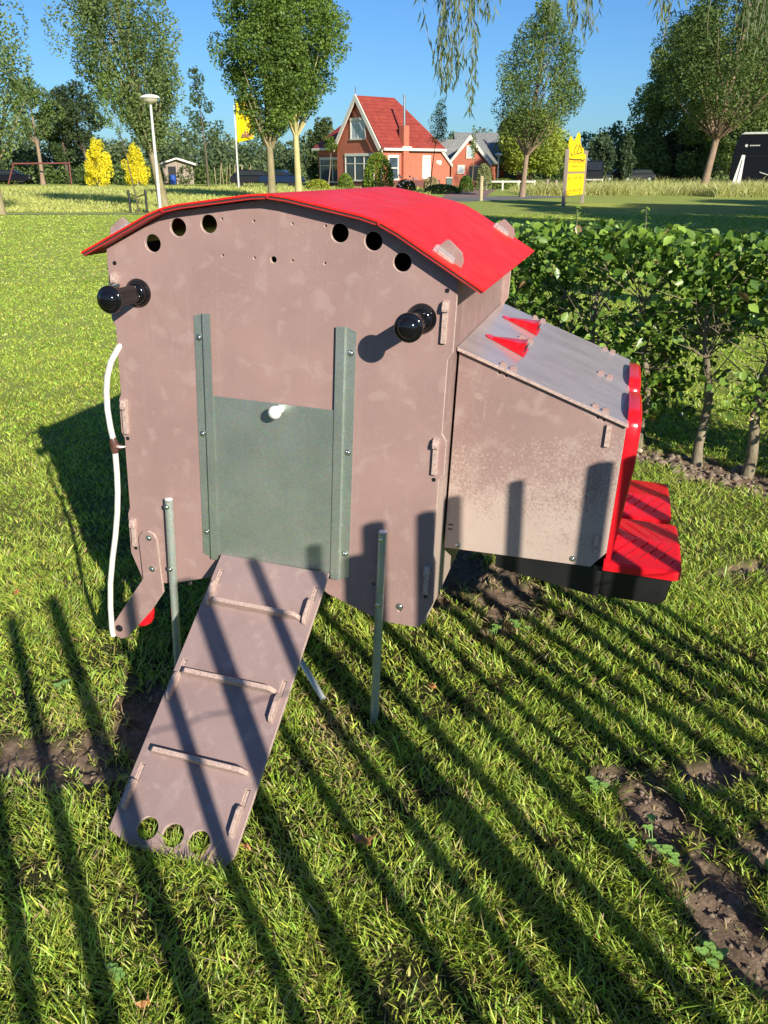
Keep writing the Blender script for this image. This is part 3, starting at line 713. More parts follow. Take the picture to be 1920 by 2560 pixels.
tag(np_mesh('foot_grass', v, f, M_BLADE, col=np.repeat(hsvvar((.27, .37, .05), n_, .2, RNG), 7, 0)), 'longer grass growing round the ramp foot and up through its three holes', 'grass', kind='stuff')
# ---------------------------------------------------------------- paling fence behind the camera that throws the striped shade
fe = empty('paling_fence', (.10, .01, 0), label='chestnut paling fence of upright poles wired together beside the coop', cat='fence')
FA, FB = Vector((.10, .01, 0)), Vector((1.31, 1.13, 0)); fd = (FB-FA).normalized()
lx, ly = -sd.x, -sd.y; hl = math.hypot(lx, ly); nv = Vector((ly/hl, -lx/hl, 0))        # lateral axis of the shade
def base_for(s):
    t = (s - FA.dot(nv))/fd.dot(nv); return FA+fd*t
S = [(-.41, -.40, .045, 1.40), (-.25, -.235, .04, 1.38), (-.09, -.085, .04, 1.41), (.058, .050, .042, 1.396), (.235, .212, .050, 1.42), (.392, .395, .034, 1.40), (.545, .55, .050, 1.39), (.715, .72, .032, 1.41), (.862, .87, .036, 1.40), (.985, .965, .052, 1.33), (1.035, 1.008, .050, 1.42), (1.140, 1.122, .042, 1.412), (1.290, 1.279, .050, 1.42), (1.437, 1.422, .034, 1.42), (1.560, 1.594, .052, 1.405), (1.68, 1.67, .046, 1.40), (1.81, 1.80, .046, 1.42), (1.93, 1.94, .048, 1.39), (2.06, 2.05, .05, 1.40), (2.19, 2.18, .045, 1.41), (2.31, 2.30, .04, 1.40)]
for s0, s1, wd, h in S:
    b_ = base_for(s0)-FA; top = base_for(s1)-FA; b_.z = -.1; top.z = h; r0 = wd*.575
    mid = (b_+top)/2+Vector((random.uniform(-.008, .008), random.uniform(-.008, .008), 0))
    MB().tube([b_, mid, top], [r0*1.06, r0, r0*.97], 9).build('pole', M_PALE, fe, smooth=True)
for z in (.32, 1.02):
    a, b = base_for(-.40)-FA, base_for(2.28)-FA; m = MB(); P = []
    for k in range(41):
        p = a.lerp(b, k/40); p.z = z+.003*math.sin(k*1.7); P.append(p+Vector((.012*math.cos(k*3.1), .012*math.sin(k*3.1), 0)))
    m.tube(P, .0028, 6).build('wire', M_STEEL, fe)
# ---------------------------------------------------------------- foliage helpers
def leafquads(C, size, rng, up=.35, aspect=.55, droop=None, six=False, var=(.65, 1.3)):
    """leaf-shaped faces at centres C with random orientation"""
    n = len(C); nrm = rng.normal(0, 1, (n, 3)); nrm[:, 2] = np.abs(nrm[:, 2])*.8+up; nrm /= np.linalg.norm(nrm, axis=1)[:, None]
    a = rng.normal(0, 1, (n, 3)); 
    if droop is not None: a = a*.35+np.array(droop)
    a -= nrm*(a*nrm).sum(1)[:, None]; a /= np.linalg.norm(a, axis=1)[:, None]
    b = np.cross(nrm, a); s = size*rng.uniform(var[0], var[1], n)
    s = s[:, None]
    if not six:
        V = np.stack([C-a*s*.5, C+b*s*aspect*.5-a*s*.02, C+a*s*.5, C-b*s*aspect*.5-a*s*.02], 1).reshape(-1, 3)
        return V, (np.arange(n)*4)[:, None]+np.array([[0, 1, 2, 3]]), 4
    f = nrm*s*.10
    pts = [C-a*s*.5, C-a*s*.22+b*s*aspect*.42+f, C+a*s*.10+b*s*aspect*.46+f, C+a*s*.36+b*s*aspect*.2+f*.5, C+a*s*.54-f*.6, C+a*s*.36-b*s*aspect*.2+f*.5, C+a*s*.10-b*s*aspect*.46+f, C-a*s*.22-b*s*aspect*.42+f]
    V = np.stack(pts, 1).reshape(-1, 3); q = (np.arange(n)*8)[:, None]
    Fc = np.concatenate([q+np.array([[0, 1, 2, 3]]), q+np.array([[0, 3, 4, 5]]), q+np.array([[0, 5, 6, 7]])])
    return V, Fc, 8
PERX = 7.0
def treecrown(clusters, leaf, per, colA, colB, rng, aspect=.6, vert=1.0):
    Cs, cl = [], []
    for (c, r) in clusters:
        n = max(12, int(PERX*per*r*r)); u = rng.normal(0, 1, (n, 3)); u /= np.linalg.norm(u, axis=1)[:, None]
        rad = r*rng.uniform(.45, 1.0, n)**.6
        Cs.append(np.array(c)[None, :]+u*rad[:, None]*np.array([1, 1, vert])); t = rng.uniform(0, 1)
        cl.append(np.full(n, t))
    C = np.concatenate(Cs); t = np.clip(np.concatenate(cl)*.6+rng.uniform(0, .5, len(C)), 0, 1)[:, None]
    V, Fc, k = leafquads(C, leaf, rng, aspect=aspect)
    col = (np.array(colA)*(1-t)+np.array(colB)*t)*(1+rng.normal(0, .12, (len(C), 1)))
    return V, Fc, np.repeat(np.clip(col, .002, 1), k, 0)
def make_tree(name, label, base, Ht, z0, prof, rad, trunk_r, ncl, leaf, per, colA, colB, seed, lean=(0, 0), barkm=None, cr=.17, asc=.6, group=None, top=None, cat='tree', vert=1.0, shell=.35, fork=None):
    rng = np.random.default_rng(seed); rr = random.Random(seed)
    t = empty(name, base, label=label, cat=cat, group=group)
    tz = top if top else Ht*.86
    def axis_(z): f = z/Ht; return Vector((lean[0]*f + .02*Ht*math.sin(f*4+seed)*f, lean[1]*f, z))
    def R_(f):
        for (a, ra), (b, rb) in zip(prof, prof[1:]):
            if a <= f <= b: return rad*(ra+(rb-ra)*(f-a)/(b-a))
        return rad*prof[-1][1]
    m = MB(); zs = [-.3] + [tz*k/9 for k in range(10)]
    m.tube([axis_(z) for z in zs], [trunk_r*(1.25 if z < .15 else 1)*(1-.82*max(0, z)/tz) for z in zs], 10)
    cl = []
    for k in range(ncl):
        f = (k+rr.random())/ncl; z = z0+(Ht-z0)*f; a = rr.uniform(0, 2*math.pi); q = (shell+(1-shell)*rr.random())**.6
        rc = R_(f); c = axis_(z)+Vector((math.cos(a), math.sin(a), 0))*max(0, rc*(1-cr*.8))*q*rr.uniform(.8, 1.12)
        r = rad*cr*rr.uniform(.75, 1.5)*(.55+.45*rc/max(rad, .01)); cl.append((tuple(c), r))
        if k % 5 == 0 or (f < .25 and k % 2 == 0):
            zb = max(z0*.72, z-asc*max(.3, rc*1.3)); zb = min(zb, tz*.93); p0 = axis_(zb); r0 = trunk_r*(1-.82*zb/tz)*.42
            mid = p0.lerp(Vector(c), .5)+Vector((0, 0, -.05*rc)); m.tube([p0, mid, Vector(c)], [r0, r0*.6, r0*.15], 5, False)
    m.build('trunk', barkm or M_BARK, t, smooth=True)
    V, Fc, col = treecrown(cl, leaf, per, colA, colB, rng, vert=vert)
    np_mesh('crown', V, Fc, M_LEAF, t, col)
    return t
OV = [(0, .35), (.15, .75), (.4, 1), (.65, .9), (.85, .6), (1, .12)]
UPR = [(0, .28), (.2, .70), (.5, 1), (.8, .85), (1, .3)]
def bh(px, py, ty):         # base point and height from pixel rows
    b = ground(px, py); return b, at(px, ty, b.y).z
G1, G2 = (.060, .100, .025), (.175, .235, .055)
D1, D2 = (.040, .070, .022), (.120, .165, .048)
# ---------------------------------------------------------------- beech hedge
hedge = empty('beech_hedge', (0, 0, 0), label='leafy green beech hedge on thin grey trunks right behind the coop', cat='hedge')
rng = np.random.default_rng(5); rr = random.Random(5)
trunks = [(.28, .02), (.55, -.04), (.86, .03), (1.15, -.02), (1.43, .0), (1.76, .02), (2.05, -.02), (2.38, .03), (2.7, 0)]
def hp3(t, s, z): p = HA+HD*t+HN*s; return Vector((p[0], p[1], z))
tp = [(ground(1743, 1155), .022), (ground(1868, 1182), .024), (Vector((1.575, 5.03, 0)), .021)]
tp += [(hp3(t, s, 0), .018+.006*rr.random()) for t, s in ((.20, .02), (.52, -.04), (.80, .05), (2.15, .0), (2.5, .03), (2.9, 0))]
twigs = MB(); tips = []
for p, r in tp:
    m = MB(); P = []; x = Vector((rr.uniform(-.05, .05), rr.uniform(-.05, .05), 0))
    ph = rr.uniform(0, 6)
    for k in range(8):
        z = k*.13; P.append(p+Vector((.036*math.sin(z*6.5+ph)*min(1, z*3)+x.x*z, .028*math.cos(z*5.5+ph)*min(1, z*3)+x.y*z, z-.03)))
    m.tube(P, [r*1.6, r*1.25, r*1.15, r*1.1, r*.98, r*.8, r*.6, r*.4], 9); m.build('stem', M_BEECHBARK, hedge, smooth=True)
    for k in range(42):
        q = P[rr.choice((3, 4, 5, 5, 6, 6, 7, 7))]; d = Vector((HD[0], HD[1], 0))*rr.gauss(0, .19)+Vector((HN[0], HN[1], 0))*rr.gauss(0, .13)+Vector((0, 0, rr.uniform(-.02, .36)))
        e = q+d; e.z = min(e.z, 1.22); mid = q.lerp(e, .5)+Vector((rr.gauss(0, .03), rr.gauss(0, .03), rr.gauss(0, .02))); twigs.tube([q, mid, e], [.0045, .0032, .0014], 5, False); tips.append(e)
twigs.build('twigs', M_BEECHBARK, hedge, smooth=True)
n = 21000; t = rng.uniform(-.12, 3.4, n); s = rng.normal(0, .17, n); s = np.sign(s)*np.minimum(np.abs(s), .33); z = rng.uniform(.15, 1.33, n)
hx = HA[0]+HD[0]*t+HN[0]*s; hy = HA[1]+HD[1]*t+HN[1]*s
top = 1.27+.09*(fbm(t*5, s*5, 8)-.5)*2
dens = fbm(t*3.6+s*2, z*4.2, 14, 3); need = np.where(z > .95, .28, np.where(z > .7, .42, .55)) ; need = need + np.clip(.42-z, 0, 1)*.45
left = np.clip((.35-t)*1.2, 0, 1)*.0
k_ = (z < top) & (dens > need) 
C = np.stack([hx, hy, z], 1)[k_]
V1, F1, kk = leafquads(C, .050, rng, up=.25, aspect=.68, six=True, var=(.45, 1.5))
d_ = rng.uniform(0, 1, len(C))[:, None]; col = np.array((.055, .125, .022))*(1-d_)+np.array((.215, .325, .050))*d_
fresh = rng.random(len(C)) < .10; col[fresh] = (.32, .47, .08); brown = rng.random(len(C)) < .012+.10*((np.abs(t[k_]-2.35) < .22) & (C[:, 2] > 1.0)); col[brown] = (.30, .17, .09)
np_mesh('foliage', V1, F1, M_BEECH, hedge, np.repeat(col, kk, 0))
# upright shoots above the hedge
sh = MB(); sc_ = []
for (px, py, tt) in ((1612, 522, 1.0), (1440, 515, .55), (1570, 560, .9), (1850, 590, 1.9)):
    b = at(px, py+60, 5.85-tt*.7); e = at(px, py, 5.85-tt*.7); e2 = e+Vector((.01, 0, 0)); MB().tube([b, b.lerp(e, .5)+Vector((.008, 0, 0)), e2], [.003, .0025, .0015], 5).build('shoot', M_BEECHBARK, hedge)
    for k in range(9): sc_.append(tuple(b.lerp(e2, .25+.75*k/8)+Vector((rr.gauss(0, .018), rr.gauss(0, .018), 0))))

V1, F1, kk = leafquads(np.array(sc_), .04, rng, aspect=.6, six=True); np_mesh('young_leaves', V1, F1, M_BEECH, hedge, np.tile(np.array([(.17, .28, .05)]), (len(V1), 1)))
# ---------------------------------------------------------------- paths, road, meadow
def sheet(name, pts, mat, z=.004, label=None, hgt=None):
    m = MB().poly([(p[0], p[1], z) for p in pts]); o = m.build(name, mat); tag(o, kind='structure', label=label); return o
M_ASPH = simple('old_asphalt', (.16, .155, .15), .9, var=.2, scale=3)
M_BRICKPAVE = simple('brick_paving', (.24, .15, .12), .9, var=.25, scale=3)
def meadowmat():
    t = NT('meadow_ground'); c = t.ramp(t.noise(.35, 8, .75), [(.3, (.30, .36, .08)), (.55, (.44, .48, .12)), (.75, (.52, .48, .18))]); f = t.ramp(t.noise(9, 5, .8), [(.3, .6), (.7, 1.2)])
    t.set(t.mix(1.0, c, f, 'MULTIPLY'), .95, 0, .1); t.bump(t.noise(14, 5, .8), .8, .08); return t.m
M_MEADOW = meadowmat()
sheet('meadow', [(-60, 34.6), (-3, 34.6), (0.5, 50), (2.4, 54), (2, 62), (-4, 75), (-60, 105), (-100, 110)], M_MEADOW, .004, 'rough yellow-green meadow left of the house')
sheet('footpath', [(-60, 33.4), (-6, 33.3), (-6, 33.75), (-60, 33.9)], M_ASPH, .008, 'narrow grey footpath across the lawn')
sheet('road', [(-4, 48.5), (1.0, 49.2), (4.2, 46.2), (8.2, 50.5), (11.5, 54.2), (9.5, 56), (5.5, 54), (3.0, 53), (-4, 51)], M_ASPH, .008, 'grey asphalt lane in front of the red house')
sheet('driveway', [(3.4, 52.6), (6.0, 53.6), (9.5, 76), (5.5, 76)], M_BRICKPAVE, .012, 'brick paved drive leading to the red house')
sheet('verge', [(8.9, 53.5), (60, 58.5), (90, 120), (13, 120)], M_MEADOW, .004, 'rough verge of long grass beyond the lane')
def tallgrass(name, label, regions, seed, cA, cB, ln=.55, wd=.030, dens=1.0):
    rng = np.random.default_rng(seed); VV, FF, CC, o = [], [], [], 0
    for (x0, x1, y0, y1, n, L) in regions:
        n = int(n*dens); x = rng.uniform(x0, x1, n); y = rng.uniform(y0, y1, n); cl = fbm(x*.8, y*.8, seed)
        k = rng.random(n) < cl*1.3; x, y, cl = x[k], y[k], cl[k]; n = len(x)
        v, f = blades(np.stack([x, y, np.zeros(n)], 1), L*(.5+cl)*rng.uniform(.6, 1.3, n), np.full(n, wd)*rng.uniform(.7, 1.3, n), rng, lean=.25)
        q = rng.uniform(0, 1, n)[:, None]*.6+cl[:, None]*.4; c = np.array(cA)*(1-q)+np.array(cB)*q
        VV.append(v); FF.append(f+o); CC.append(np.repeat(c, 7, 0)); o += len(v)
    return tag(np_mesh(name, np.concatenate(VV), np.concatenate(FF), M_BLADE, col=np.concatenate(CC)), label, 'grass', kind='stuff')
tallgrass('tall_grass', 'long pale seeding grass along the verge beyond the lane', [(9, 36, 56.5, 59, 15000, .75), (9, 42, 59, 66, 16000, .75), (12, 60, 66, 84, 12000, .9), (19.6, 40, 53.2, 56.5, 10000, .85)], 3, (.27, .32, .075), (.62, .56, .26))
tallgrass('meadow_grass', 'rough meadow grass on the left before the hedgerow', [(-26, -1, 34.8, 42, 22000, .16), (-34, -1, 42, 56, 22000, .22), (-48, 3, 56, 82, 20000, .24)], 4, (.33, .39, .08), (.60, .57, .20), wd=.035)
# ---------------------------------------------------------------- trees
def T(name, label, px, py, ty, cy0, wpx, seed, ncl=60, leaf=.16, per=60, A=G1, Bc=G2, prof=OV, tr=.14, lean=(0, 0), barkm=None, cr=.2, asc=.6, group=None, Y=None, xo=0, **kw):
    b = ground(px, py)
    if Y: b = at(px, py, Y); b.z = 0
    sc = b.y*_c/F*1.03; Ht = at(px, ty, b.y).z; z0 = at(px, cy0, b.y).z
    return make_tree(name, label, b, Ht, z0, prof, wpx*.5*sc, tr, ncl, leaf, per, A, Bc, seed, lean=(lean[0]*sc, 0), barkm=barkm, cr=cr, asc=asc, group=group, **kw)
PA, PB = (.085, .135, .045), (.215, .280, .095)
gA = 'tall trees beyond the lawn'
T('tall_tree', 'tall loose grey-green tree cut off by the left edge of the photo', 2, 536, -230, 385, 330, 1, 150, .13, 60, PA, PB, UPR, .17, cr=.20, asc=1.5, group=gA, lean=(-30, 0), vert=1.6)
T('tall_tree', 'tall loose grey-green tree right behind the lamp post', 411, 521, -170, 345, 300, 2, 190, .12, 150, PA, PB, UPR, .20, cr=.16, asc=1.8, group=gA, lean=(-80, 0), vert=1.8, shell=.2)
T('maple_tree', 'dense dark green tree with a grey-brown trunk left of its yellow-barked twin', 681, 502, -110, 330, 265, 3, 150, .15, 80, (.045, .090, .022), (.180, .265, .050), UPR, .21, cr=.21, asc=1.2, group=gA, lean=(5, 0), barkm=M_BARK)
T('maple_tree', 'dense green tree with a yellowish trunk just left of the red house', 748, 500, -130, 285, 255, 4, 160, .15, 80, (.045, .095, .022), (.190, .275, .050), UPR, .19, cr=.21, asc=1.3, group=gA, lean=(0, 0), barkm=bark('bark_yellow', (.34, .29, .13), (.55, .48, .24)))
T('maple_tree', 'broad green tree with a slim tan trunk on the lawn edge right of the house', 1305, 493, 8, 350, 250, 5, 150, .13, 70, (.060, .105, .030), (.190, .255, .070), [(0, .25), (.15, .75), (.35, 1), (.6, .9), (.8, .5), (1, .12)], .17, cr=.19, asc=1.1, group=gA, lean=(28, 0), barkm=M_BARKR)
T('maple_tree', 'large leaning tree with a bare tan trunk at the right', 1756, 483, -150, 300, 400, 6, 150, .17, 48, (.055, .095, .030), (.165, .225, .060), OV, .26, cr=.17, asc=1.0, group=gA, lean=(65, 0), barkm=M_BARKR)
gB = 'slender young trees'
T('young_tree', 'sparse young tree with a dark stem between the shed and the flagpole', 522, 468, 165, 345, 120, 7, 26, .22, 42, D1, D2, [(0, .5), (.2, 1), (.5, .4), (1, .2)], .11, cr=.26, barkm=M_BARKD, group=gB, lean=(-10, 0))
T('young_tree', 'small round tree with pale trunk at the far left of the meadow', 108, 462, 200, 340, 130, 8, 50, .24, 40, (.065, .11, .035), (.17, .23, .065), OV, .24, cr=.26, barkm=M_BARKR, group=gB)
T('young_tree', 'dark open-crowned tree left of the two yellow conifers', 230, 460, 215, 352, 150, 9, 44, .24, 40, (.030, .052, .022), (.08, .115, .045), OV, .17, cr=.25, barkm=M_BARKD, group=gB, lean=(-25, 0))
T('young_tree', 'dark full-crowned tree between the pale-trunked tree and the open one', 172, 460, 225, 400, 110, 10, 50, .24, 44, (.032, .058, .022), (.095, .14, .045), OV, .2, cr=.28, barkm=M_BARKD, group=gB)
T('young_tree', 'small columnar tree standing before the right end of the red house', 1074, 484, 252, 352, 56, 11, 46, .10, 90, (.04, .07, .025), (.11, .155, .05), [(0, .6), (.25, 1), (.6, .85), (1, .1)], .045, cr=.36, barkm=M_BARKD, group=gB, lean=(20, 0))
T('young_tree', 'thin light green sapling before the gable of the brick outbuilding', 1180, 476, 312, 395, 22, 12, 16, .13, 120, (.07, .12, .03), (.19, .27, .06), [(0, .7), (.3, 1), (1, .2)], .03, cr=.5, group=gB)
T('young_tree', 'small umbrella-crowned tree before the left wing of the red house', 821, 468, 343, 374, 52, 13, 22, .16, 90, (.06, .10, .02), (.17, .24, .04), [(0, .9), (.5, 1), (1, .5)], .05, cr=.34, group=gB, barkm=M_WOOD, lean=(12, 0), vert=.5)
st = T('staked_sapling', 'thin staked sapling with yellow-green leaves in front of the yellow conifers', 348, 532, 185, 335, 78, 14, 44, .09, 110, (.07, .12, .025), (.19, .26, .05), [(0, .3), (.3, 1), (.7, .8), (1, .2)], .028, cr=.26, group=gB, lean=(-42, 0), barkm=M_BARKD)
sb = ground(348, 532)
for dx in (-.32, .30): MB().tube([Vector((dx, 0, -.2)), Vector((dx*1.05, 0, .82))], .045, 8).build('stake', M_BLACK, st)
MB().tube([(-.32, 0, .70), (0, .02, .56), (.30, 0, .68)], .022, 6).build('strap', M_BLACK, st)
# yellow-green tree behind
T('golden_tree', 'low yellow-green leaved tree behind the slim tan trunk', 1325, 462, 290, 408, 175, 15, 130, .26, 34, (.12, .16, .03), (.40, .45, .07), [(0, .85), (.4, 1), (.8, .75), (1, .3)], .2, cr=.26, barkm=M_BARKD, Y=92)
T('dark_tree', 'dark leafy tree left behind the golden one beside the barn', 1282, 458, 300, 400, 110, 16, 60, .3, 34, D1, D2, OV, .2, cr=.3, barkm=M_BARKD, group='dark background trees')
T('dark_tree', 'spreading dark green tree directly behind the large leaning trunk', 1690, 452, 40, 440, 270, 17, 170, .36, 20, (.09, .14, .05), (.23, .29, .09), [(0, .7), (.2, .95), (.5, 1), (.8, .7), (1, .2)], .3, cr=.2, barkm=M_BARKD, group='dark background trees')
T('dark_tree', 'huge dark tree at the right edge above the black trailer', 1900, 456, -60, 400, 340, 18, 170, .36, 20, (.09, .14, .05), (.23, .29, .09), [(0, .8), (.3, 1), (.8, .8), (1, .3)], .35, cr=.2, barkm=M_BARKD, group='dark background trees')
T('dark_tree', 'dark rounded tree just right of the yellow sign', 1503, 446, 335, 440, 62, 19, 40, .4, 26, (.035, .06, .035), (.085, .125, .06), OV, .2, cr=.36, barkm=M_BARKD, group='dark background trees', Y=110)
T('poplar', 'pointed dark poplar right of the yellow sign', 1562, 446, 330, 440, 40, 20, 34, .35, 30, (.035, .06, .035), (.085, .125, .06), [(0, .8), (.3, 1), (.7, .7), (1, .05)], .2, cr=.5, barkm=M_BARKD, Y=110)
T('evergreen', 'tall dark evergreen between the two maples and the red house', 812, 466, 300, 455, 110, 21, 60, .3, 34, (.038, .065, .024), (.125, .16, .05), [(0, 1), (.5, .85), (1, .3)], .2, cr=.28, barkm=M_BARKD, Y=95)
T('broadleaf_bush', 'broad dark green bush behind the pasture fence right of the barn', 1395, 462, 370, 455, 90, 22, 50, .2, 60, (.045, .085, .03), (.12, .18, .055), [(0, .9), (.5, 1), (1, .6)], .05, cr=.3, cat='bush')
# yellow conifers
for px, w_, ty, lb in ((250, 80, 354, 'broad bright yellow conifer, the left and larger of the pair'), (345, 68, 364, 'bright yellow conifer, the right and slimmer of the pair')):
    T('yellow_conifer', lb, px, 464, ty, 456, w_, px, 60, .16, 120, (.55, .48, .02), (.95, .80, .05), [(0, .8), (.3, 1), (.6, .85), (.9, .4), (1, .15)], .1, cr=.24, cat='conifer', group='yellow conifers', Y=88, vert=1.5)
# hedgerow band far away
def band(name, label, segs, seed, A, Bc, leaf=.45, per=14, kind=None):
    rng = np.random.default_rng(seed); rr = random.Random(seed); cl = []
    for (x0, x1, y, h0, h1, dep, step) in segs:
        x = x0
        while x < x1:
            h = rr.uniform(h0, h1); z = .3
            while z < h:
                r = rr.uniform(.7, 1.3)*step; cl.append(((x+rr.gauss(0, step*.5), y+rr.uniform(-dep, dep), min(z, h-r*.6)), r)); z += r*.9
            x += step*1.1
    V, Fc, col = treecrown(cl, leaf, per, A, Bc, rng); return tag(np_mesh(name, V, Fc, M_LEAF, col=col), label, 'trees', kind='stuff')
band('far_woods', 'band of mixed dark trees closing the view far behind the meadow and house', [(-78, -6, 124, 4.0, 7.2, 4, 1.6), (-62, -10, 104, 2.5, 4.6, 2, 1.2), (-6, 45, 140, 4, 6.5, 4, 1.8), (30, 95, 128, 4.5, 7.5, 4, 1.8)], 31, (.065, .105, .050), (.16, .205, .085))
band('garden_shrubs', 'clipped and wild green shrubs along the far side of the meadow', [(-44, -16, 97, 1.2, 2.2, 1.2, .8)], 32, (.055, .095, .03), (.15, .21, .06), .3, 24)
# ---------------------------------------------------------------- red brick house
hb = ground(955, 471); ca = R(40); e1 = Vector((math.cos(ca), math.sin(ca), 0)); e2 = Vector((-math.sin(ca), math.cos(ca), 0))
MH = Matrix(((e1.x, e2.x, 0, hb.x), (e1.y, e2.y, 0, hb.y), (0, 0, 1, 0), (0, 0, 0, 1)))
house = empty('brick_house', mtx=MH, label='red brick house with steep red tiled roof, white gable boards and cream window frames', cat='house')
EH, GW, AP, LU = 3.35, 6.2, 7.15, 6.7           # eaves, gable width, apex, length along u
m = MB(); m.box(0, LU, 0, GW, 0, EH); m.prism([(0, GW, EH+.001), (0, GW/2, AP-.22), (0, 0, EH+.001)], (.6, 0, 0)); m.build('wall', M_BRICK, house)
MB().box(-.03, LU+.03, -.03, GW+.03, -.02, .62).build('plinth', M_BRICKD, house)
WU0, WU1, WV1 = 1.3, 6.6, GW+4.6
MB().box(WU0, WU1, GW+.01, WV1, 0, EH-.02).build('wing_wall', M_BRICK, house)
MB().box(WU0-.03, WU1+.03, GW+.04, WV1+.03, -.02, .6).build('wing_plinth', M_BRICKD, house)
def slab(pts, t=.14):
    n = (Vector(pts[1])-Vector(pts[0])).cross(Vector(pts[2])-Vector(pts[0])).normalized()
    if n.z < 0: n = -n
    return MB().prism(pts, n*t)
ov = .42; sl_ = (AP-EH)/(GW/2); RU = 3.9
E_ = EH-ov*sl_*.5
rf = slab([(-.25, -ov*.5, E_), (LU+.35, -ov*.5, E_), (RU, GW/2, AP), (-.25, GW/2, AP)]).build('roof', M_TILE, house)
slab([(-.25, GW+ov*.5, E_), (LU+.35, GW+ov*.5, E_), (RU, GW/2, AP), (-.25, GW/2, AP)]).build('far_slope', M_TILE, rf)
slab([(LU+.35, -ov*.5, E_), (LU+.35, GW+ov*.5, E_), (RU, GW/2, AP)]).build('hip_slope', M_TILE, rf)
wz = 5.9; wu = (WU0+WU1)/2
slab([(WU0-.3, GW-.5, EH-.1), (WU0-.3, WV1+.35, EH-.1), (wu, WV1-1.9, wz), (wu, GW-1.8, wz)]).build('wing_slope', M_TILE, rf)
slab([(WU1+.3, GW-.5, EH-.1), (WU1+.3, WV1+.35, EH-.1), (wu, WV1-1.9, wz), (wu, GW-1.8, wz)]).build('wing_slope', M_TILE, rf)
slab([(WU0-.3, WV1+.35, EH-.1), (WU1+.3, WV1+.35, EH-.1), (wu, WV1-1.9, wz)]).build('wing_slope', M_TILE, rf)
g = MB()
for s in (0, 1):                                   # white gable boards
    y0, y1 = (-ov*.5-.05, GW/2) if s == 0 else (GW+ov*.5+.05, GW/2)
    a, b = Vector((-.30, y0, E_+.05)), Vector((-.30, y1, AP+.22)); d = (b-a).normalized(); nn_ = Vector((0, -d.z, d.y)); nn_ = nn_ if nn_.z < 0 else -nn_
    g.prism([a, b, b+Vector((0, 0, -.55)), a+nn_*.36], (-.10, 0, 0))
g.build('gable_board', M_CREAM, house)
MB().tube([(-.3, GW/2, AP+.1), (-.3, GW/2, AP+.75)], .03, 6).build('finial', M_BRICKD, house)
MB().box(-.05, LU+.4, -ov*.5-.18, -ov*.5-.02, E_-.14, E_+.06).build('gutter', M_CREAM, house)
MB().box(WU0-.48, WU0-.30, GW+.2, WV1+.4, EH-.25, EH-.05).build('gutter', M_CREAM, house)
MB().box(-.07, -.02, -.12, .06, .6, EH-.2).build('downpipe', M_CREAM, house)
def win(plane, a0, a1, z0, z1, name='window', parts=2, fr=.11, glass=M_GLASS, cross=None):
    """plane 'u': on the gable face (varies along v, sticks out to -u); 'v': on the long face"""
    def bx(m, p0, p1, q0, q1, d0, d1):
        if plane[0] == 'u': m.box(plane[1]-d1, plane[1]-d0, p0, p1, q0, q1)
        else: m.box(p0, p1, plane[1]-d1, plane[1]-d0, q0, q1)
    m = MB(); bx(m, a0-fr, a1+fr, z1, z1+.22, 0, .09); bx(m, a0-fr, a1+fr, z0-.12, z0, 0, .12); bx(m, a0-fr, a0, z0, z1, 0, .07); bx(m, a1, a1+fr, z0, z1, 0, .07)
    for k in range(1, parts): c = a0+(a1-a0)*k/parts; bx(m, c-.05, c+.05, z0, z1, 0, .06)
    if cross: bx(m, a0, a1, cross-.035, cross+.035, 0, .055)
    f = m.build(name, M_CREAM, house); p = MB(); bx(p, a0, a1, z0, z1, .005, .02); p.build('pane', glass, f); return f
win(('u', 0), 2.25, 4.1, 3.95, 5.35, parts=2, glass=M_REFLPANE)
win(('u', 0), 1.1, 4.9, .65, 2.55, parts=3, cross=1.95)
win(('u', WU0), GW+.5, WV1-.35, .45, 2.3, parts=2, cross=1.8)
win(('v', 0), .75, 1.7, .75, 2.4, parts=1, cross=1.6)
win(('v', 0), 4.65, 5.4, .85, 2.4, parts=1, glass=M_REFLPANE, cross=1.6)
ch = MB().box(2.15, 2.75, -.30, .30, .0, 4.9).build('chimney', M_BRICK, house)
MB().lathe([(0, .20), (.05, .10), (2.2, .10), (2.22, .14), (2.32, .14), (2.35, .02)], (2.45, 0, 4.9), (0, 0, 1), 14).build('flue', M_STEEL, ch, smooth=True)
MB().box(1.95, 2.95, -.42, -.28, E_-.02, E_+.2).build('flashing', M_CREAM, ch)
for x, sz in ((6.55, .16), (6.85, .22)): MB().lathe([(0, sz), (.03, sz*.8), (.04, .01)], (x-.15, 0, 2.05 - (sz-.2)), (0, -1, 0), 7).build('wall_ornament', M_CREAM, house)
MB().prism([(LU, .0, 0), (LU+1.2, .0, 0), (LU+1.2, .0, 1.9), (LU, .0, 3.1)], (0, GW, 0)).build('lean_to', M_BRICK, house)
MB().prism([(LU-.1, -.22, 3.25), (LU+1.35, -.22, 1.9), (LU+1.35, -.22, 1.65), (LU-.1, -.22, 2.95)], (0, .12, 0)).build('lean_to_board', M_CREAM, house)
slab([(LU-.1, -.2, 3.12), (LU+1.35, -.2, 1.8), (LU+1.35, GW, 1.8), (LU-.1, GW, 3.12)], .1).build('lean_to_roof', M_TILE, house)
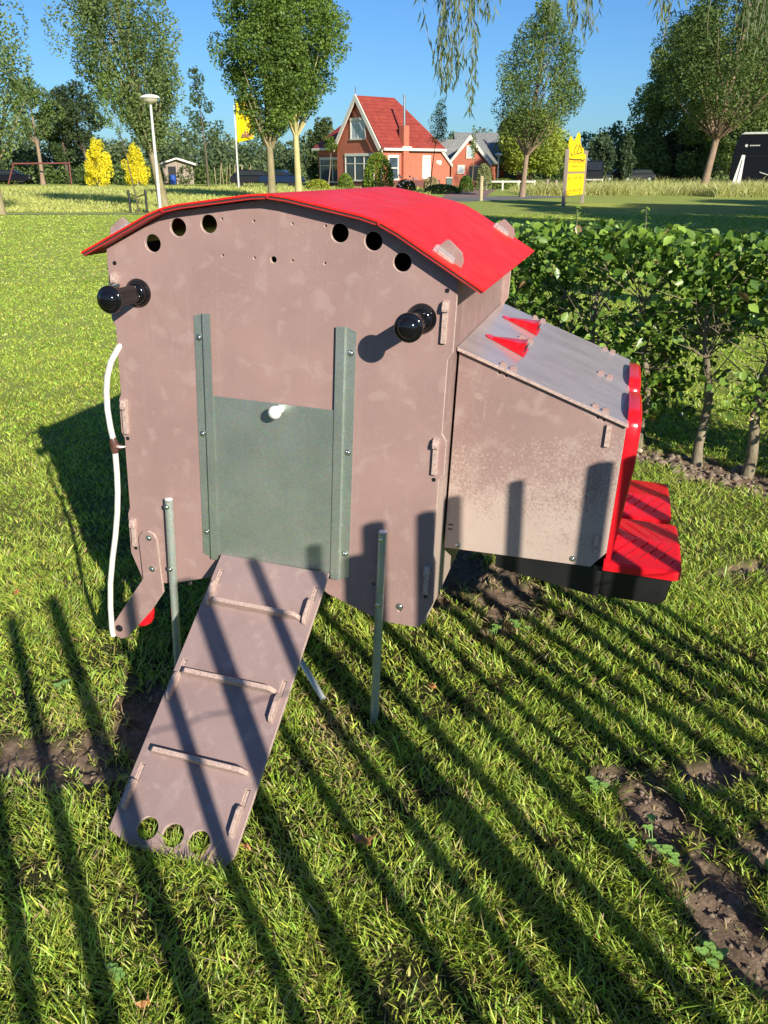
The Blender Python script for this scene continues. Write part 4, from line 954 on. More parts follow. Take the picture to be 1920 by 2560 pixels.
# outbuilding with white gable and grey barn
b2 = at(1127, 455, 88); b2.z = 0
MO = Matrix.Translation(b2) @ Matrix.Rotation(R(-14), 4, 'Z')
outb = empty('brick_outbuilding', mtx=MO, label='small brick outbuilding with grey sheet roof and white gable boards right of the red house', cat='outbuilding')
gw, eh, ap, ln_ = 3.6, at(1127, 403, 88).z, at(1178, 343, 88).z, 9.0
MB().box(0, gw, 0, ln_, 0, eh).prism([(gw, 0, eh+.001), (gw/2, 0, ap-.2), (0, 0, eh+.001)], (0, ln_, 0)).build('wall', M_BRICK, outb)
for a, b, nm in (((-.3, eh-.3), (gw/2, ap), 'roof'), ((gw+.3, eh-.3), (gw/2, ap), 'roof_slope')):
    slab([(a[0], -.2, a[1]), (b[0], -.2, b[1]), (b[0], ln_, b[1]), (a[0], ln_, a[1])], .12).build(nm, M_GREYROOF, outb)
    MB().prism([Vector((a[0], -.3, a[1]+.1)), Vector((b[0], -.3, b[1]+.2)), Vector((b[0], -.3, b[1]-.25)), Vector((a[0], -.3, a[1]-.22))], (0, .08, 0)).build('gable_board', M_CREAM, outb)
def fwin(parent, x0, x1, z0, z1, y, glass=M_GLASS, name='window', fr=M_CREAM):
    f = MB().box(x0-.12, x1+.12, y-.08, y, z0-.12, z1+.12).build(name, fr, parent); MB().box(x0, x1, y-.10, y-.082, z0, z1).build('pane', glass, f); return f
fwin(outb, gw/2-.25, gw/2+.25, eh+.35, eh+1.25, 0, M_REFLPANE); fwin(outb, .75, 1.2, 1.2, 1.75, 0, M_REFLPANE); fwin(outb, 2.4, 3.0, .9, 1.7, 0)
MB().box(-5.5, -.02, 2.2, 7, 0, eh-.3).build('side_wall', M_BRICK, outb)
slab([(-5.8, 1.9, eh-.35), (.1, 1.9, eh-.35), (gw/2, 4.6, ap-.15), (-5.8, 4.6, ap-.15)], .12).build('side_roof', M_GREYROOF, outb)
bx0, bx1, bd0, bd1, bx3 = [at(q, 450, 97).x for q in (1150, 1252, 1261, 1290, 1305)]
ez, tz_, dz_ = at(1220, 383, 97).z, at(1220, 334, 100).z, at(1275, 402, 97).z
barn = empty('barn', Vector((bx0, 97, 0)), label='long grey-roofed barn with dark boards and a green sliding door', cat='barn')
X1, D0, D1_, X3 = bx1-bx0, bd0-bx0, bd1-bx0, bx3-bx0
MB().box(0, X3, 0, 8, 0, dz_*.62).build('wall', M_BRICK, barn)
MB().box(-.05, X1+.3, -.06, -.005, dz_*.62, ez).build('boarding', M_DKWOOD, barn)
MB().box(0, X1+.25, .01, 8, dz_*.62+.01, ez).build('upper_wall', M_DKWOOD, barn)
MB().box(D0-.4, X3, .0, 5, dz_*.62+.01, dz_).build('gable_wall', M_BRICK, barn)
MB().box(D0, D1_, -.10, -.02, .1, dz_+.05).build('sliding_door', M_GREEN, barn)
slab([(-.5, -.5, ez-.05), (X1+.3, -.5, ez-.05), (X1-.1, 4, tz_), (-.5, 4, tz_)], .15).build('roof', M_GREYROOF, barn)
slab([(-.5, 8.5, ez-.05), (X1+.3, 8.5, ez-.05), (X1-.1, 4, tz_), (-.5, 4, tz_)], .15).build('roof_slope', M_GREYROOF, barn)
MB().box(-.5, X1+.3, -.66, -.5, ez-.12, ez+.08).build('gutter', M_CREAM, barn)
fwin(barn, 2.9, 3.8, .9, 1.7, 0); fwin(barn, X3-.5, X3-.2, 1.1, 1.7, 0, M_REFLPANE)
# shed
sb_ = at(410, 458, 96); sb_.z = 0
shed = empty('garden_shed', sb_, R(8), label='small dark garden shed with a low white-edged gable roof beyond the meadow', cat='shed')
MB().prism([(0, 0, 0), (3.1, 0, 0), (3.1, 0, 1.9), (1.5, 0, 2.35), (0, 0, 1.9)], (0, 2.5, 0)).build('wall', M_WOOD, shed)
MB().box(.55, 1.35, -.05, 0, 0, 1.75).build('doorway', M_BLACK, shed)
for a, b in (((-.35, 1.85), (1.5, 2.45)), ((3.45, 1.85), (1.5, 2.45))): slab([(a[0], -.5, a[1]), (b[0], -.5, b[1]), (b[0], 2.7, b[1]), (a[0], 2.7, a[1])], .16).build('roof', M_CREAM, shed)
MB().lathe([(0, .3), (.9, .32), (.95, .02)], (1.0, -.5, 0), (0, 0, 1), 12).build('blue_barrel', simple('blue_plastic', (.02, .08, .35), .4), shed, smooth=True)
# round bush, low hedge, flowers, box
def bush(name, label, px, py, ty, wpx, seed, A, Bc, leaf=.14, per=160, cat='bush', group=None, dep=None):
    b = ground(px, py); sc = b.y*_c/F*1.03; r = wpx*.5*sc; h = at(px, ty, b.y).z; rng = np.random.default_rng(seed)
    n = int(per*(r*2+.5)*(h+.5)*3); u = rng.normal(0, 1, (n, 3)); u /= np.linalg.norm(u, axis=1)[:, None]; q = rng.uniform(.80, 1.0, n)[:, None]*(1+.10*(fbm(u[:, 0]*4+seed, u[:, 2]*4+u[:, 1]*3, seed)[:, None]-.5))
    u[:, 2] = np.abs(u[:, 2]); C = u*q*np.array([r, dep or r, 1])*1.0; C[:, 2] = (u[:, 2]*q[:, 0])**.8*h
    t = empty(name, b, label=label, cat=cat, group=group)
    d = rng.uniform(0, 1, n)[:, None]; V, Fc, k = leafquads(C, leaf, rng, aspect=.7); col = np.array(A)*(1-d)+np.array(Bc)*d
    np_mesh('foliage', V, Fc, M_LEAF, t, np.repeat(col, k, 0)); MB().tube([(0, 0, 0), (0, 0, h*.7)], .05, 6).build('stem', M_BARKD, t)
    return t
bush('clipped_bush', 'large round clipped yellow-green bush in front of the red house', 946, 477, 380, 78, 1, (.10, .16, .02), (.26, .34, .04))
bush('low_hedge', 'low clipped light green hedge left of the round bush', 864, 472, 433, 40, 2, (.09, .15, .02), (.22, .30, .04), cat='hedge')
bush('low_hedge', 'yellow-green flowering ground shrub before the left wing of the house', 795, 474, 448, 60, 3, (.16, .20, .02), (.40, .42, .05), cat='bush')
rb = bush('rose_bush', 'dark rose bush with pink and white blooms right of the round bush', 1015, 480, 448, 52, 4, (.03, .06, .015), (.09, .12, .03), cat='bush')
M_PETAL = simple('pink_petals', (.75, .50, .48), .6)
for k in range(16):
    a = random.uniform(0, 6.3); z = random.uniform(.3, 1.15); fl = MB(); fl.lathe([(-.07, .01), (-.05, .07), (0, .09), (.05, .07), (.07, .01)], (math.cos(a)*.75*random.uniform(.7, 1.1), -abs(math.sin(a))*.8, z), (0, 0, 1), 7); fl.build('bloom', M_PETAL, rb, smooth=True)
bush('ornamental_grass', 'pale straw coloured clump of ornamental grass under the right wall of the house', 1078, 474, 443, 34, 5, (.30, .24, .12), (.52, .44, .26), leaf=.3)
bush('garden_plants', 'mixed low green plants right of the rose bush', 1105, 484, 460, 90, 6, (.06, .09, .02), (.18, .22, .05))
bush('clipped_bush', 'small round bright green bush before the brick outbuilding', 1165, 480, 438, 36, 7, (.04, .09, .015), (.12, .20, .03))
bush('variegated_bush', 'pale variegated bush beside the outbuilding wall', 1208, 476, 408, 42, 8, (.14, .17, .06), (.36, .38, .18))
bush('garden_plants', 'yellow-green border plants in front of the barn', 1260, 472, 446, 84, 9, (.08, .13, .02), (.26, .32, .06))
bush('garden_plants', 'flowering plants on the border just right of the yellow sign', 1478, 458, 430, 50, 10, (.10, .13, .03), (.40, .38, .14))
bush('shrub', 'round grey-green shrub beside the garden shed', 460, 460, 430, 34, 11, (.05, .08, .02), (.12, .17, .04))
bush('shrub', 'small dark shrub between the shed and the bare bean poles', 506, 460, 432, 30, 12, (.04, .07, .02), (.10, .14, .03))
bx = ground(923, 476); gb = empty('storage_box', bx, label='dark green storage box beside the round clipped bush', cat='box')
MB().box(-.55, .55, -.3, .3, 0, .62).build('body', M_GREEN, gb, bevel=.02); MB().box(-.58, .58, -.33, .33, .63, .72).build('lid', M_GREEN, gb, bevel=.02)
for dx in (-.25, .2): MB().lathe([(0, .07), (.02, .07), (.03, .02)], (dx, -.301, .42), (0, -1, 0), 10).build('white_button', M_WHITE, gb)
# bean poles
bp = at(590, 452, 92); bp.z = 0; poles = empty('bean_poles', bp, label='cluster of bare wooden bean poles behind the flagpole', cat='poles')
for k in range(11):
    x = -2.0+k*.36; MB().tube([(x, random.uniform(-.4, .4), 0), (x+random.uniform(-.35, .35), 0, 1.9+random.uniform(-.3, .2))], .03, 5).build('pole', simple('peeled_wood', (.42, .32, .18), .8) if k == 0 else bpy.data.materials['peeled_wood'], poles)
# red pipe frame far left
fp = ground(70, 463); pf = empty('pipe_frame', fp, label='rust red pipe frame like a swing at the far left edge of the meadow', cat='frame')
MB().tube([(-2.0, 0, 0), (-1.15, 0, 2.0)], .07, 8).build('leg', M_PIPE, pf); MB().tube([(-1.25, 0, 2.0), (4.2, .8, 2.05)], .08, 8).build('beam', M_PIPE, pf); MB().tube([(4.1, .8, 0), (4.15, .8, 2.05)], .07, 8).build('leg', M_PIPE, pf)
# lamp post near
def lamp(px, py, ty, Y=None, r=.055, head=.36, label='', lean=0):
    b = ground(px, py)
    if Y: b = at(px, py, Y); b.z = 0
    h = at(px, ty, b.y).z; L = empty('street_lamp', b, label=label, cat='street lamp', group='lamp posts')
    tl = Vector((lean*h, 0, 0)); MB().tube([(0, 0, -.1), tl*.5+Vector((0, 0, h*.5)), tl+Vector((0, 0, h-head*.8))], [r*1.15, r, r*.8], 14).build('pole', M_LAMP, L, smooth=True)
    o = tl+Vector((0, 0, h-head*.85)); MB().lathe([(0, r*1.1), (.03, head*.45), (head*.25, head*.74), (head*.52, head*.86)], o, (0, 0, 1), 26).build('lamp_bowl', simple('lamp_bowl', (.52, .47, .38), .35), L, smooth=True)
    MB().lathe([(head*.52, head*.98), (head*.56, head*1.0), (head*.72, head*.85), (head*.84, head*.45), (head*.88, .01)], o, (0, 0, 1), 26).build('lamp_cap', M_WHITE if head > .2 else M_LAMP, L, smooth=True)
    return L
lamp(402, 537, 236, label='tall pale street lamp with a bowl-shaped head left behind the coop', lean=-.0)
lamp(1243, 466, 383, label='short white-headed garden lamp between the outbuilding and the barn door', r=.05, head=.36)
# flagpole and flag
fb = ground(597, 470); fz = at(588, 262, fb.y).z; fo = empty('flagpole', fb, label='white flagpole flying a hanging yellow flag behind the left maple', cat='flagpole')
MB().tube([(0, 0, 0), (0, 0, fz)], [.09, .05], 10).build('pole', M_LAMP, fo, smooth=True)
m = MB(); nxq, nzq = 12, 16; za, zb = at(600, 252, fb.y).z, at(600, 357, fb.y).z
for j in range(nzq+1):
    for k in range(nxq+1):
        u, v = k/nxq, j/nzq; wv = .22*math.sin(u*7+v*2)*u
        m.v.append((.12+u*1.55*(1-.12*v)+.0, wv, za-(za-zb)*v*(1-.10*u) - .25*u*(1-v)))
for j in range(nzq):
    for k in range(nxq): a = j*(nxq+1)+k; m.face([a, a+1, a+nxq+2, a+nxq+1])
fg = m.build('flag', M_YELLOW, fo, smooth=True); so = fg.modifiers.new('s', 'SOLIDIFY'); so.thickness = .02
em = MB()
for k, (dx, h_) in enumerate(((-.32, .35), (-.1, .62), (.12, .50), (.32, .28))): em.prism([(.95+dx-.10, -.28, zb+.45), (.95+dx+.12, -.28, zb+.45), (.95+dx+.04, -.28, zb+.45+h_)], (0, .02, 0))
em.build('emblem', simple('emblem_brown', (.22, .09, .07), .6), fg)
# bollard, gate rails, fence posts
b = ground(1202, 502); o = empty('marker_post', b, label='plain wooden post at the lane edge right of the coop roof', cat='post'); MB().tube([(0, 0, -.1), (0, 0, at(1202, 440, b.y).z)], .10, 10).build('post', simple('pine_post', (.42, .34, .2), .8), o, smooth=True)
for px, py, ty, lb in ((1365, 487, 448, 'grey fence post left of the yellow sign, nearer the slim tree'), (1387, 488, 450, 'grey fence post just left of the yellow sign')):
    b = ground(px, py); o = empty('fence_post', b, label=lb, cat='post', group='grey posts by the lane'); MB().tube([(0, 0, -.1), (.03, 0, at(px, ty, b.y).z)], .10, 8).build('post', M_WOOD, o, smooth=True)
def rail(name, label, x0, x1, py, ztop, nposts):
    a, c = ground(x0, py), ground(x1, py); o = empty(name, a, label=label, cat='fence', group='white rail fences'); d = c-a
    z = ztop; MB().tube([(0, 0, z), tuple(d+Vector((0, 0, z)))], .07, 6).build('rail', M_CREAM, o); 
    for k in range(nposts): p = d*(k/(nposts-1)); MB().tube([p, p+Vector((0, 0, z+.1))], .07, 6).build('post', M_CREAM, o)
rail('rail_fence', 'low white rail fence before the barn', 1216, 1335, 476, .62, 4); rail('rail_fence', 'short white rail right of the yellow sign', 1462, 1505, 463, .5, 3)
b = ground(1160, 476); o = empty('garden_ornament', b, label='small pink frame beside the outbuilding corner', cat='ornament'); mm = simple('pink_paint', (.42, .10, .14), .6)
for dx in (-.25, .25): MB().tube([(dx, 0, 0), (0, 0, 1.3)], .05, 6).build('leg', mm, o)
b = ground(1122, 472); o = empty('waste_bin', b, label='small grey-green bin at the dark end wall of the red house', cat='bin'); MB().box(-.25, .25, -.25, .25, 0, .8).build('body', simple('bin_green', (.06, .12, .10), .5), o, bevel=.03); MB().box(-.28, .28, -.28, .28, .81, .9).build('lid', M_LAMP, o, bevel=.02)
b = ground(1195, 468); o = empty('dark_board', b, label='dark square board standing left behind the wooden post', cat='board'); MB().box(-.85, .55, 0, .06, .55, 1.75).build('panel', M_CARDK, o); MB().box(-.8, -.72, .02, .05, 0, .55).build('leg', M_WOOD, o); MB().box(.42, .5, .02, .05, 0, .55).build('leg', M_WOOD, o)
# ---------------------------------------------------------------- yellow sign
sL = ground(1402+6, 516); sR = ground(1455, 508); d = (sR-sL); Ls = d.length; ang = math.atan2(d.y, d.x)
sign = empty('camping_sign', sL, ang, label='tall yellow double sign board with a flame emblem between two wooden posts', cat='sign')
hz = at(1410, 372, sL.y).z
for x in (0, Ls): MB().box(x-.10, x+.10, -.07, .07, -.1, hz if x == 0 else hz+.0).build('post', M_WOOD, sign, bevel=.01)
x0, x1 = .13, Ls-.13
def zr(py): return at(1430, py, (sL.y+sR.y)/2).z
up = MB().box(x0, x1, -.03, .0, zr(429), zr(392)); up = up.build('upper_board', M_YELLOW, sign, bevel=.004)
lo = MB().box(x0, x1, -.03, .0, zr(488), zr(434)).build('lower_board', M_YELLOW, sign, bevel=.004)
MB().box(x0-.02, x1+.02, .005, .05, zr(436), zr(428)).build('cross_bar', M_WOOD, sign)
wS = x1-x0
def fp_(pts): return [(x0+a*wS, -.034, zr(392)+b) for a, b in pts]
zt = zr(332)-zr(392)
fl_ = [(0, -.02), (0.02, .30*zt), (.0, .62*zt), (.06, .80*zt), (.12, .80*zt), (.24, .60*zt), (.32, .74*zt), (.38, .78*zt), (.43, .97*zt), (.50, 1.02*zt), (.57, .95*zt), (.60, .62*zt), (.70, .42*zt), (.84, .36*zt), (.87, .15*zt), (1.0, .10*zt), (1.0, -.02)]
MB().prism(fp_(fl_), (0, .03, 0)).build('flame_board', M_YELLOW, up)
m = MB()
def stroke(pts, w_=.035): m.tube([(x0+a*wS, -.040, zr(392)+b*zt) for a, b in pts], w_*.5, 5)
stroke([(.42, .50), (.28, .30), (.30, .13), (.36, .08)]); stroke([(.54, .50), (.48, .25), (.42, .12)]); stroke([(.56, .48), (.70, .32), (.72, .2), (.56, .15), (.46, .12)]); stroke([(.10, .14), (.22, .03)])
stroke([(.04, -.10), (.25, -.12), (.55, -.12), (.68, -.10), (.78, -.16), (.92, -.09)], .045)
m.build('emblem_lines', M_INK, up)
def letters(n, x_a, x_b, z, h, parent, mat, name, seed):
    rr = random.Random(seed); m = MB(); cw = (x_b-x_a)/n
    for k in range(n):
        a = x0+wS*(x_a+cw*k); ww = wS*cw*.72; t_ = ww*.24
        kind = rr.choice('ELHOIN')
        m.box(a, a+t_, -.036, -.031, z, z+h)
        if kind in 'ELO': m.box(a+t_, a+ww, -.036, -.031, z, z+t_)
        if kind in 'EO': m.box(a+t_, a+ww, -.036, -.031, z+h-t_, z+h)
        if kind in 'EH': m.box(a+t_, a+ww*.8, -.0365, -.0315, z+h*.45, z+h*.45+t_)
        if kind in 'HON': m.box(a+ww-t_, a+ww, -.036, -.031, z+t_, z+h-t_)
    m.build(name, mat, parent)
letters(8, .05, .95, zr(407), .13, up, M_ORANGE, 'lettering', 1); letters(9, .25, .85, zr(418), .07, up, M_ORANGE, 'lettering', 2)
letters(8, .08, .92, zr(448), .12, lo, M_ORANGE, 'lettering', 3); letters(10, .05, .9, zr(479), .12, lo, M_ORANGE, 'lettering', 4); letters(9, .08, .85, zr(485), .05, lo, M_ORANGE, 'lettering', 5)
# ---------------------------------------------------------------- cars and trailer
def car(name, label, b, rz, L=4.4, wagon=True, grp='dark parked cars', paint=M_CARDK):
    c = empty(name, b, rz, label=label, cat='car', group=grp); Wd = .86; h = 1.45
    body = [(-L/2, .35), (-L/2+.05, .75), (-L/2+.35, .88), (-L/2+1.1, .92), (L/2-.2, .95), (L/2-.02, .80), (L/2, .35)]
    MB().prism([(x, -Wd, z) for x, z in body], (0, 2*Wd, 0)).build('body', paint, c, bevel=.05)
    cab = [(-L/2+1.0, .90), (-L/2+1.75, h-.03), (L/2-.75 if wagon else L/2-1.3, h), (L/2-.2 if wagon else L/2-.6, .93)]
    MB().prism([(x, -Wd*.86, z) for x, z in cab], (0, 2*Wd*.86, 0)).build('cabin', paint, c, bevel=.05)
    for y in (-Wd*.86-.012, Wd*.86+.002): MB().prism([(-L/2+1.3, y, .97), (-L/2+1.82, y, h-.12), (L/2-.9, y, h-.10), (L/2-.5, y, .97)], (0, .01, 0)).build('side_window', M_CARGL, c)
    MB().prism([(-L/2+1.04, -Wd*.7, .98), (-L/2+1.66, -Wd*.7, h-.1), (-L/2+1.64, -Wd*.7, h-.06), (-L/2+1.0, -Wd*.7, 1.0)], (0, 2*Wd*.7, 0)).build('windscreen', M_CARGL, c)
    for x in (-L/2+.85, L/2-.85):
        for y in (-Wd+.02, Wd-.2):
            wl = MB().lathe([(0, .32), (.18, .32)], (x, y-.02, .32), (0, 1, 0), 18).build('wheel', M_TYRE, c); MB().lathe([(0, .19), (.01, .19), (.012, .02)], (x, y-.022, .32), (0, -1, 0), 14).build('rim', M_CHROME, wl)
    for y in (-.6, .6): MB().box(-L/2-.01, -L/2+.10, y-.16, y+.16, .60, .74).build('headlight', M_CHROME, c)
    return c
b = at(30, 458, 96); b.z = 0; car('parked_car', 'dark car half cut off at the far left edge of the meadow', b, math.pi)
b = at(640, 466, 86); b.z = 0; c = car('parked_car', 'black estate car between the flagpole and the maple trunks', b, math.pi+R(6), 4.7)
b = at(706, 468, 84); b.z = 0; car('parked_car', 'low dark blue car parked nose out at the right of the black estate', b, math.pi-R(14), 4.0, False, paint=simple('blue_car_paint', (.01, .022, .06), .12))
for k, (px, lb) in enumerate(((1545, 'dark car leftmost in the row right of the poplar'), (1590, 'dark car second in the row right of the poplar'))):
    b = at(px, 452, 112); b.z = 0; car('parked_car', lb, b, R(5), 4.4)
b = at(1482, 452, 104); b.z = 0; v = empty('parked_van', b, R(80), label='dark van seen right behind the yellow sign', cat='van')
MB().prism([(-2.4, -.95, .3), (-2.3, -.95, 1.2), (-1.6, -.95, 2.35), (2.4, -.95, 2.4), (2.45, -.95, .3)], (0, 1.9, 0)).build('body', M_CARDK, v, bevel=.08)
MB().prism([(-2.27, -.8, 1.35), (-1.75, -.8, 2.2), (-1.78, -.8, 2.24), (-2.32, -.8, 1.38)], (0, 1.6, 0)).build('windscreen', M_CARGL, v)
# trailer: black horse-box like trailer with pale arc
tb_ = ground(1852, 474); tz = at(1852, 336, tb_.y).z; tr = empty('black_trailer', tb_, R(-27), label='large black trailer with a silver arc logo, cut off by the right edge', cat='trailer')
MB().prism([(-1.0, 0, .45), (-1.0, 0, tz*.62), (-.75, 0, tz-.35), (-.55, 0, tz), (6.5, 0, tz), (6.5, 0, .45)], (0, 2.3, 0)).build('body', M_CARDK, tr, bevel=.05)
MB().box(-.72, 6.5, -.03, 0.0, tz*.60, tz*.60+.06).build('trim', M_BLACK, tr)
MB().prism([(-.6, -.06, tz+.0), (6.5, -.06, tz+.0), (6.5, -.06, tz+.16), (-.3, -.06, tz+.16)], (0, 2.4, 0)).build('roof', M_LAMP, tr, bevel=.03)
m = MB(); m.tube([(3.4+1.3*math.cos(a), -.04, tz*.50+1.0*math.sin(a)) for a in [R(100+8*k) for k in range(18)]], .045, 6); m.tube([(1.2+.35*k, -.04, tz*.32-.11*k) for k in range(12)], .035, 6); m.build('logo', M_LAMP, tr)
m = MB(); m.lathe([(0, .11), (.02, .11)], (-.05, -.01, tz*.80), (0, -1, 0), 12)
for k in range(7): m.box(.2+k*.11, .27+k*.11, -.02, -.005, tz*.80-.04, tz*.80+.05)
m.build('lettering', M_LAMP, tr)
for x in (1.0, 4.2):
    wl = MB().lathe([(0, .38), (.22, .38)], (x+.4, -.05, .38), (0, 1, 0), 18).build('wheel', M_TYRE, tr); MB().lathe([(0, .22), (.02, .2), (.03, .02)], (x+.4, -.06, .38), (0, -1, 0), 14).build('rim', M_CHROME, wl)
bb = ground(1837, 482); bn = empty('banner', bb, R(-24), label='narrow white banner with dark vertical lettering left of the black trailer', cat='banner'); bz = at(1845, 388, bb.y).z
bo = MB().prism([(-.40, 0, .05), (.25, 0, .0), (.32, 0, bz), (.12, 0, bz+.02)], (0, .10, 0)).build('board', M_WHITE, bn); m = MB()
for k in range(16): m.box(-.02+.010*k, .03+.010*k, -.012, -.002, bz*.30+k*bz*.036, bz*.30+k*bz*.036+.075)
m.build('lettering', M_INK, bo)
# ---------------------------------------------------------------- willow with hanging twigs (trunk and crown outside the frame) and shade trees at the right
wrng = np.random.default_rng(77); wr = random.Random(77)
wl = empty('weeping_willow', (5.6, 6.9, 0), label='weeping willow whose thin leafy twigs hang into the top of the view', cat='tree')
m = MB(); m.tube([(0, 0, -.2), (.1, 0, 1.5), (-.1, .1, 3.2), (-.2, 0, 5.5)], [.34, .28, .24, .15], 12); W0 = Vector((5.6, 6.9, 0))
strands = []
for (xa, xb, y0_, y1_, n, Y) in ((1095, 1130, -30, 235, 8, 6.6), (1118, 1165, -30, 215, 7, 6.9), (1100, 1118, 60, 262, 3, 6.6), (1172, 1190, 40, 285, 5, 6.7), (1185, 1235, -60, 55, 6, 6.6), (1375, 1400, -60, 75, 4, 6.8), (1385, 1440, -60, 90, 7, 6.9), (1420, 1470, -60, 85, 4, 6.7), (1637, 1668, -60, 110, 6, 6.8), (1660, 1720, -60, 20, 3, 7.0), (1780, 1925, -60, 100, 11, 7.0), (1850, 1930, -60, 170, 5, 7.2)):
    for k in range(n):
        px = wr.uniform(xa, xb); py = y1_-(abs(wr.gauss(0, .45)))*(y1_-y0_)*.6; Yk = Y+wr.uniform(-.5, .5)
        e = at(px, max(py, y0_+40), Yk); strands.append((e, px))
hubs = [(1140, 6.8), (1420, 6.9), (1690, 6.9), (1870, 7.1)]
hp_ = [at(px, -230, Y) for px, Y in hubs]
for h in hp_:
    h2 = h - W0; m.tube([(-.15, .05, 4.2), tuple(Vector((-.15, .05, 4.2)).lerp(h2, .5)+Vector((0, 0, .9))), tuple(h2)], [.11, .06, .02], 7, False)
LC, LD = [], []
tw = MB()
for e, px in strands:
    h = min(hp_, key=lambda q: abs(q.x-e.x)); top = Vector((e.x+wr.gauss(0, .10)+(h.x-e.x)*.25, e.y+wr.gauss(0, .1), h.z+wr.uniform(-.1, .35)))
    P = []; sx, ph = wr.uniform(.01, .04), wr.uniform(0, 6)
    for k in range(13):
        t_ = k/12; p = top.lerp(e, t_); p.x += sx*math.sin(t_*7+ph)+(.10*t_*t_ if 1385 < px < 1475 else 0); P.append(p)
    tw.tube([p-W0 for p in P], [.0045*(1-.7*k/12) for k in range(13)], 4, False)
    Ltot = (e-top).length
    for k in range(int(Ltot/.024)):
        t_ = wr.random(); i_ = min(11, int(t_*12)); p = P[i_].lerp(P[i_+1], t_*12-i_); LC.append(tuple(p-W0+Vector((wr.gauss(0, .014), wr.gauss(0, .014), -.02)))); LD.append((wr.gauss(0, .35), wr.gauss(0, .35), -1))
m.build('trunk', M_BARKD, wl, smooth=True); tw.build('hanging_twigs', simple('willow_twig', (.14, .13, .05), .6), wl)
C = np.array(LC); a = np.array(LD); a /= np.linalg.norm(a, axis=1)[:, None]; b_ = np.cross(a, wrng.normal(0, 1, a.shape)); b_ /= np.linalg.norm(b_, axis=1)[:, None]; s = wrng.uniform(.055, .10, len(C))[:, None]
V = np.stack([C, C+a*s*.4+b_*s*.075, C+a*s, C+a*s*.4-b_*s*.075], 1).reshape(-1, 3); Fq = (np.arange(len(C))*4)[:, None]+np.array([[0, 1, 2, 3]])
dd = wrng.uniform(0, 1, len(C))[:, None]; np_mesh('hanging_leaves', V, Fq, M_LEAF, wl, np.repeat(np.array((.07, .105, .04))*(1-dd)+np.array((.15, .20, .075))*dd, 4, 0))
cl = []
for k in range(110):
    a = wr.uniform(0, 6.28); r = 3.6*math.sqrt(wr.random()); z = wr.uniform(5.0, 9.0); cl.append(((r*math.cos(a)+.9, r*math.sin(a)+.6, z), wr.uniform(.5, 1.0)))
V, Fc, col = treecrown(cl, .16, 70, (.05, .08, .03), (.12, .16, .06), wrng); np_mesh('crown', V, Fc, M_LEAF, wl, col)
for k, (x, y, Ht, rd) in enumerate(((16.8, 21, 9.6, 4.0), (21, 26, 8, 4.2), (27, 31, 8, 4.5), (12.5, 12.5, 9.5, 4.0), (18.5, 13.5, 9.5, 4.2), (25.5, 17, 9.5, 4.3), (27, 24, 8, 4.2))):
    make_tree('shade_tree', ('broad tree outside the view, second nearest of the row shading the lawn', 'broad tree outside the view, third of the row shading the lawn', 'tallest and farthest tree of the row outside the view', 'lowest and nearest tree of the row outside the view', 'tree outside the view just behind the nearest one', 'tree outside the view far out to the right', 'outermost tree outside the view before the trailer')[k], Vector((x, y, 0)), Ht, 2.2, OV, rd, .2, 110, .24, 40, G1, G2, 200+k, cr=.2, group='shade trees right of the view')
# ---------------------------------------------------------------- small things on the grass
def fallen(name, px, py, r, lb, col_mat=M_DRYLEAF, seed=0):
    rr = random.Random(seed); p = ground(px, py); m = MB(); pts = []
    n = 11
    for k in range(n): a = 2*math.pi*k/n; q = r*(1 if k % 2 else .55)*rr.uniform(.8, 1.2); pts.append((q*math.cos(a), q*.55*math.sin(a), .012*math.sin(3*a)+.03))
    m.prism(pts, (0, 0, .0012)); o = m.build(name, col_mat); o.location = p; o.rotation_euler = (rr.uniform(-.3, .3), rr.uniform(-.3, .3), rr.uniform(0, 6)); tag(o, lb, 'leaf', 'dry leaves on the lawn'); return o
fallen('fallen_leaf', 906, 2123, .035, 'curled orange-brown dry leaf on the grass right of the ramp foot', seed=1)
fallen('fallen_leaf', 622, 2136, .016, 'small brown dry leaf close to the ramp corner', seed=2)
fallen('fallen_leaf', 1085, 1735, .016, 'little dry leaf right of the coop leg', seed=3)
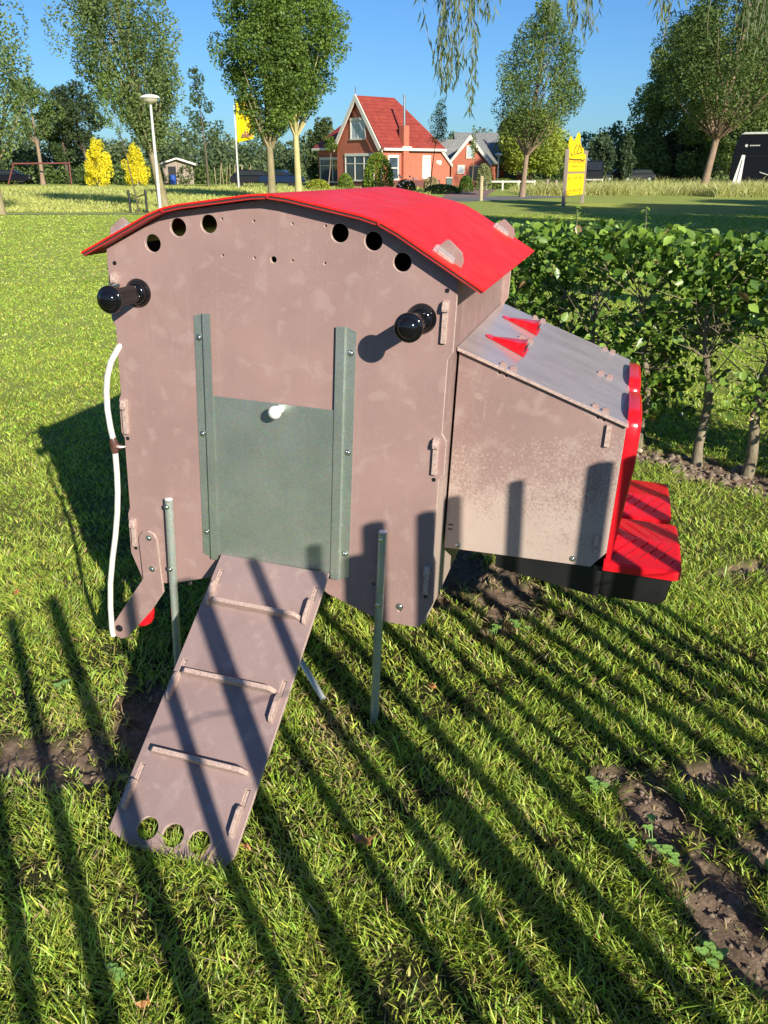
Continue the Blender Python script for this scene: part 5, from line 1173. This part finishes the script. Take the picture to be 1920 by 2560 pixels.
fallen('fallen_leaf', 375, 2530, .018, 'pale dry leaf at the bottom left of the lawn', seed=4)
fallen('fallen_leaf', 48, 1495, .018, 'tan dry leaf in the lawn far left of the coop', seed=5)
def clover(px, py, n, sp, lb, seed):
    rr = random.Random(seed); p = ground(px, py); o = empty('clover_plant', p, label=lb, cat='plant', group='clover plants in the lawn'); m = MB(); st = MB()
    for k in range(n):
        c = Vector((rr.gauss(0, sp), rr.gauss(0, sp), rr.uniform(.02, .045))); st.tube([(c.x*.4, c.y*.4, -.01), tuple(c)], .0009, 4)
        for j in range(3):
            a = 2*math.pi*j/3+rr.random(); q = .0078; cc = c+Vector((math.cos(a), math.sin(a), 0))*q*.9
            b0 = len(m.v); m.v.append(tuple(cc+Vector((0, 0, -.0015))))
            for i in range(8): t = 2*math.pi*i/8; m.v.append(tuple(cc+Vector((q*math.cos(t), q*math.sin(t), .001*math.sin(2*t)))))
            for i in range(8): m.face([b0, b0+1+i, b0+1+(i+1) % 8])
    m.build('leaves', M_CLOVER, o); st.build('stalk', M_CLOVER, o)
M_CLOVER = simple('clover_green', (.24, .42, .09), .5, var=.25, scale=40)
for k, (px, py, n, sp, lb) in enumerate(((1640, 2130, 11, .03, 'large clover at the edge of the bare soil at the right'), (1236, 1582, 7, .015, 'clover below the feeder beside the bare soil'), (1296, 1578, 5, .013, 'smaller clover right of the one below the feeder'), (1772, 2402, 6, .014, 'clover on the bare soil at the lower right'), (1480, 1980, 6, .018, 'clover in the striped lawn right of centre'), (160, 1732, 3, .012, 'single clover left of the coop ramp'), (300, 2448, 3, .01, 'clover near the bottom left corner'), (1672, 1120+5, 8, .02, 'seedling on the soil ridge left of the hedge trunk'))):
    clover(px, py, n, sp, lb, k)
p = ground(1597, 1135); m = MB(); bm_ = None
o = MB().lathe([(-.016, .004), (-.010, .018), (.002, .024), (.012, .017), (.016, .003)], (0, 0, 0), (.2, .3, 1), 9).build('pale_stone', M_STONE, smooth=True); o.location = p+Vector((0, 0, .022)); tag(o, 'pale yellowish stone on the soil ridge beside the feeder', 'stone')
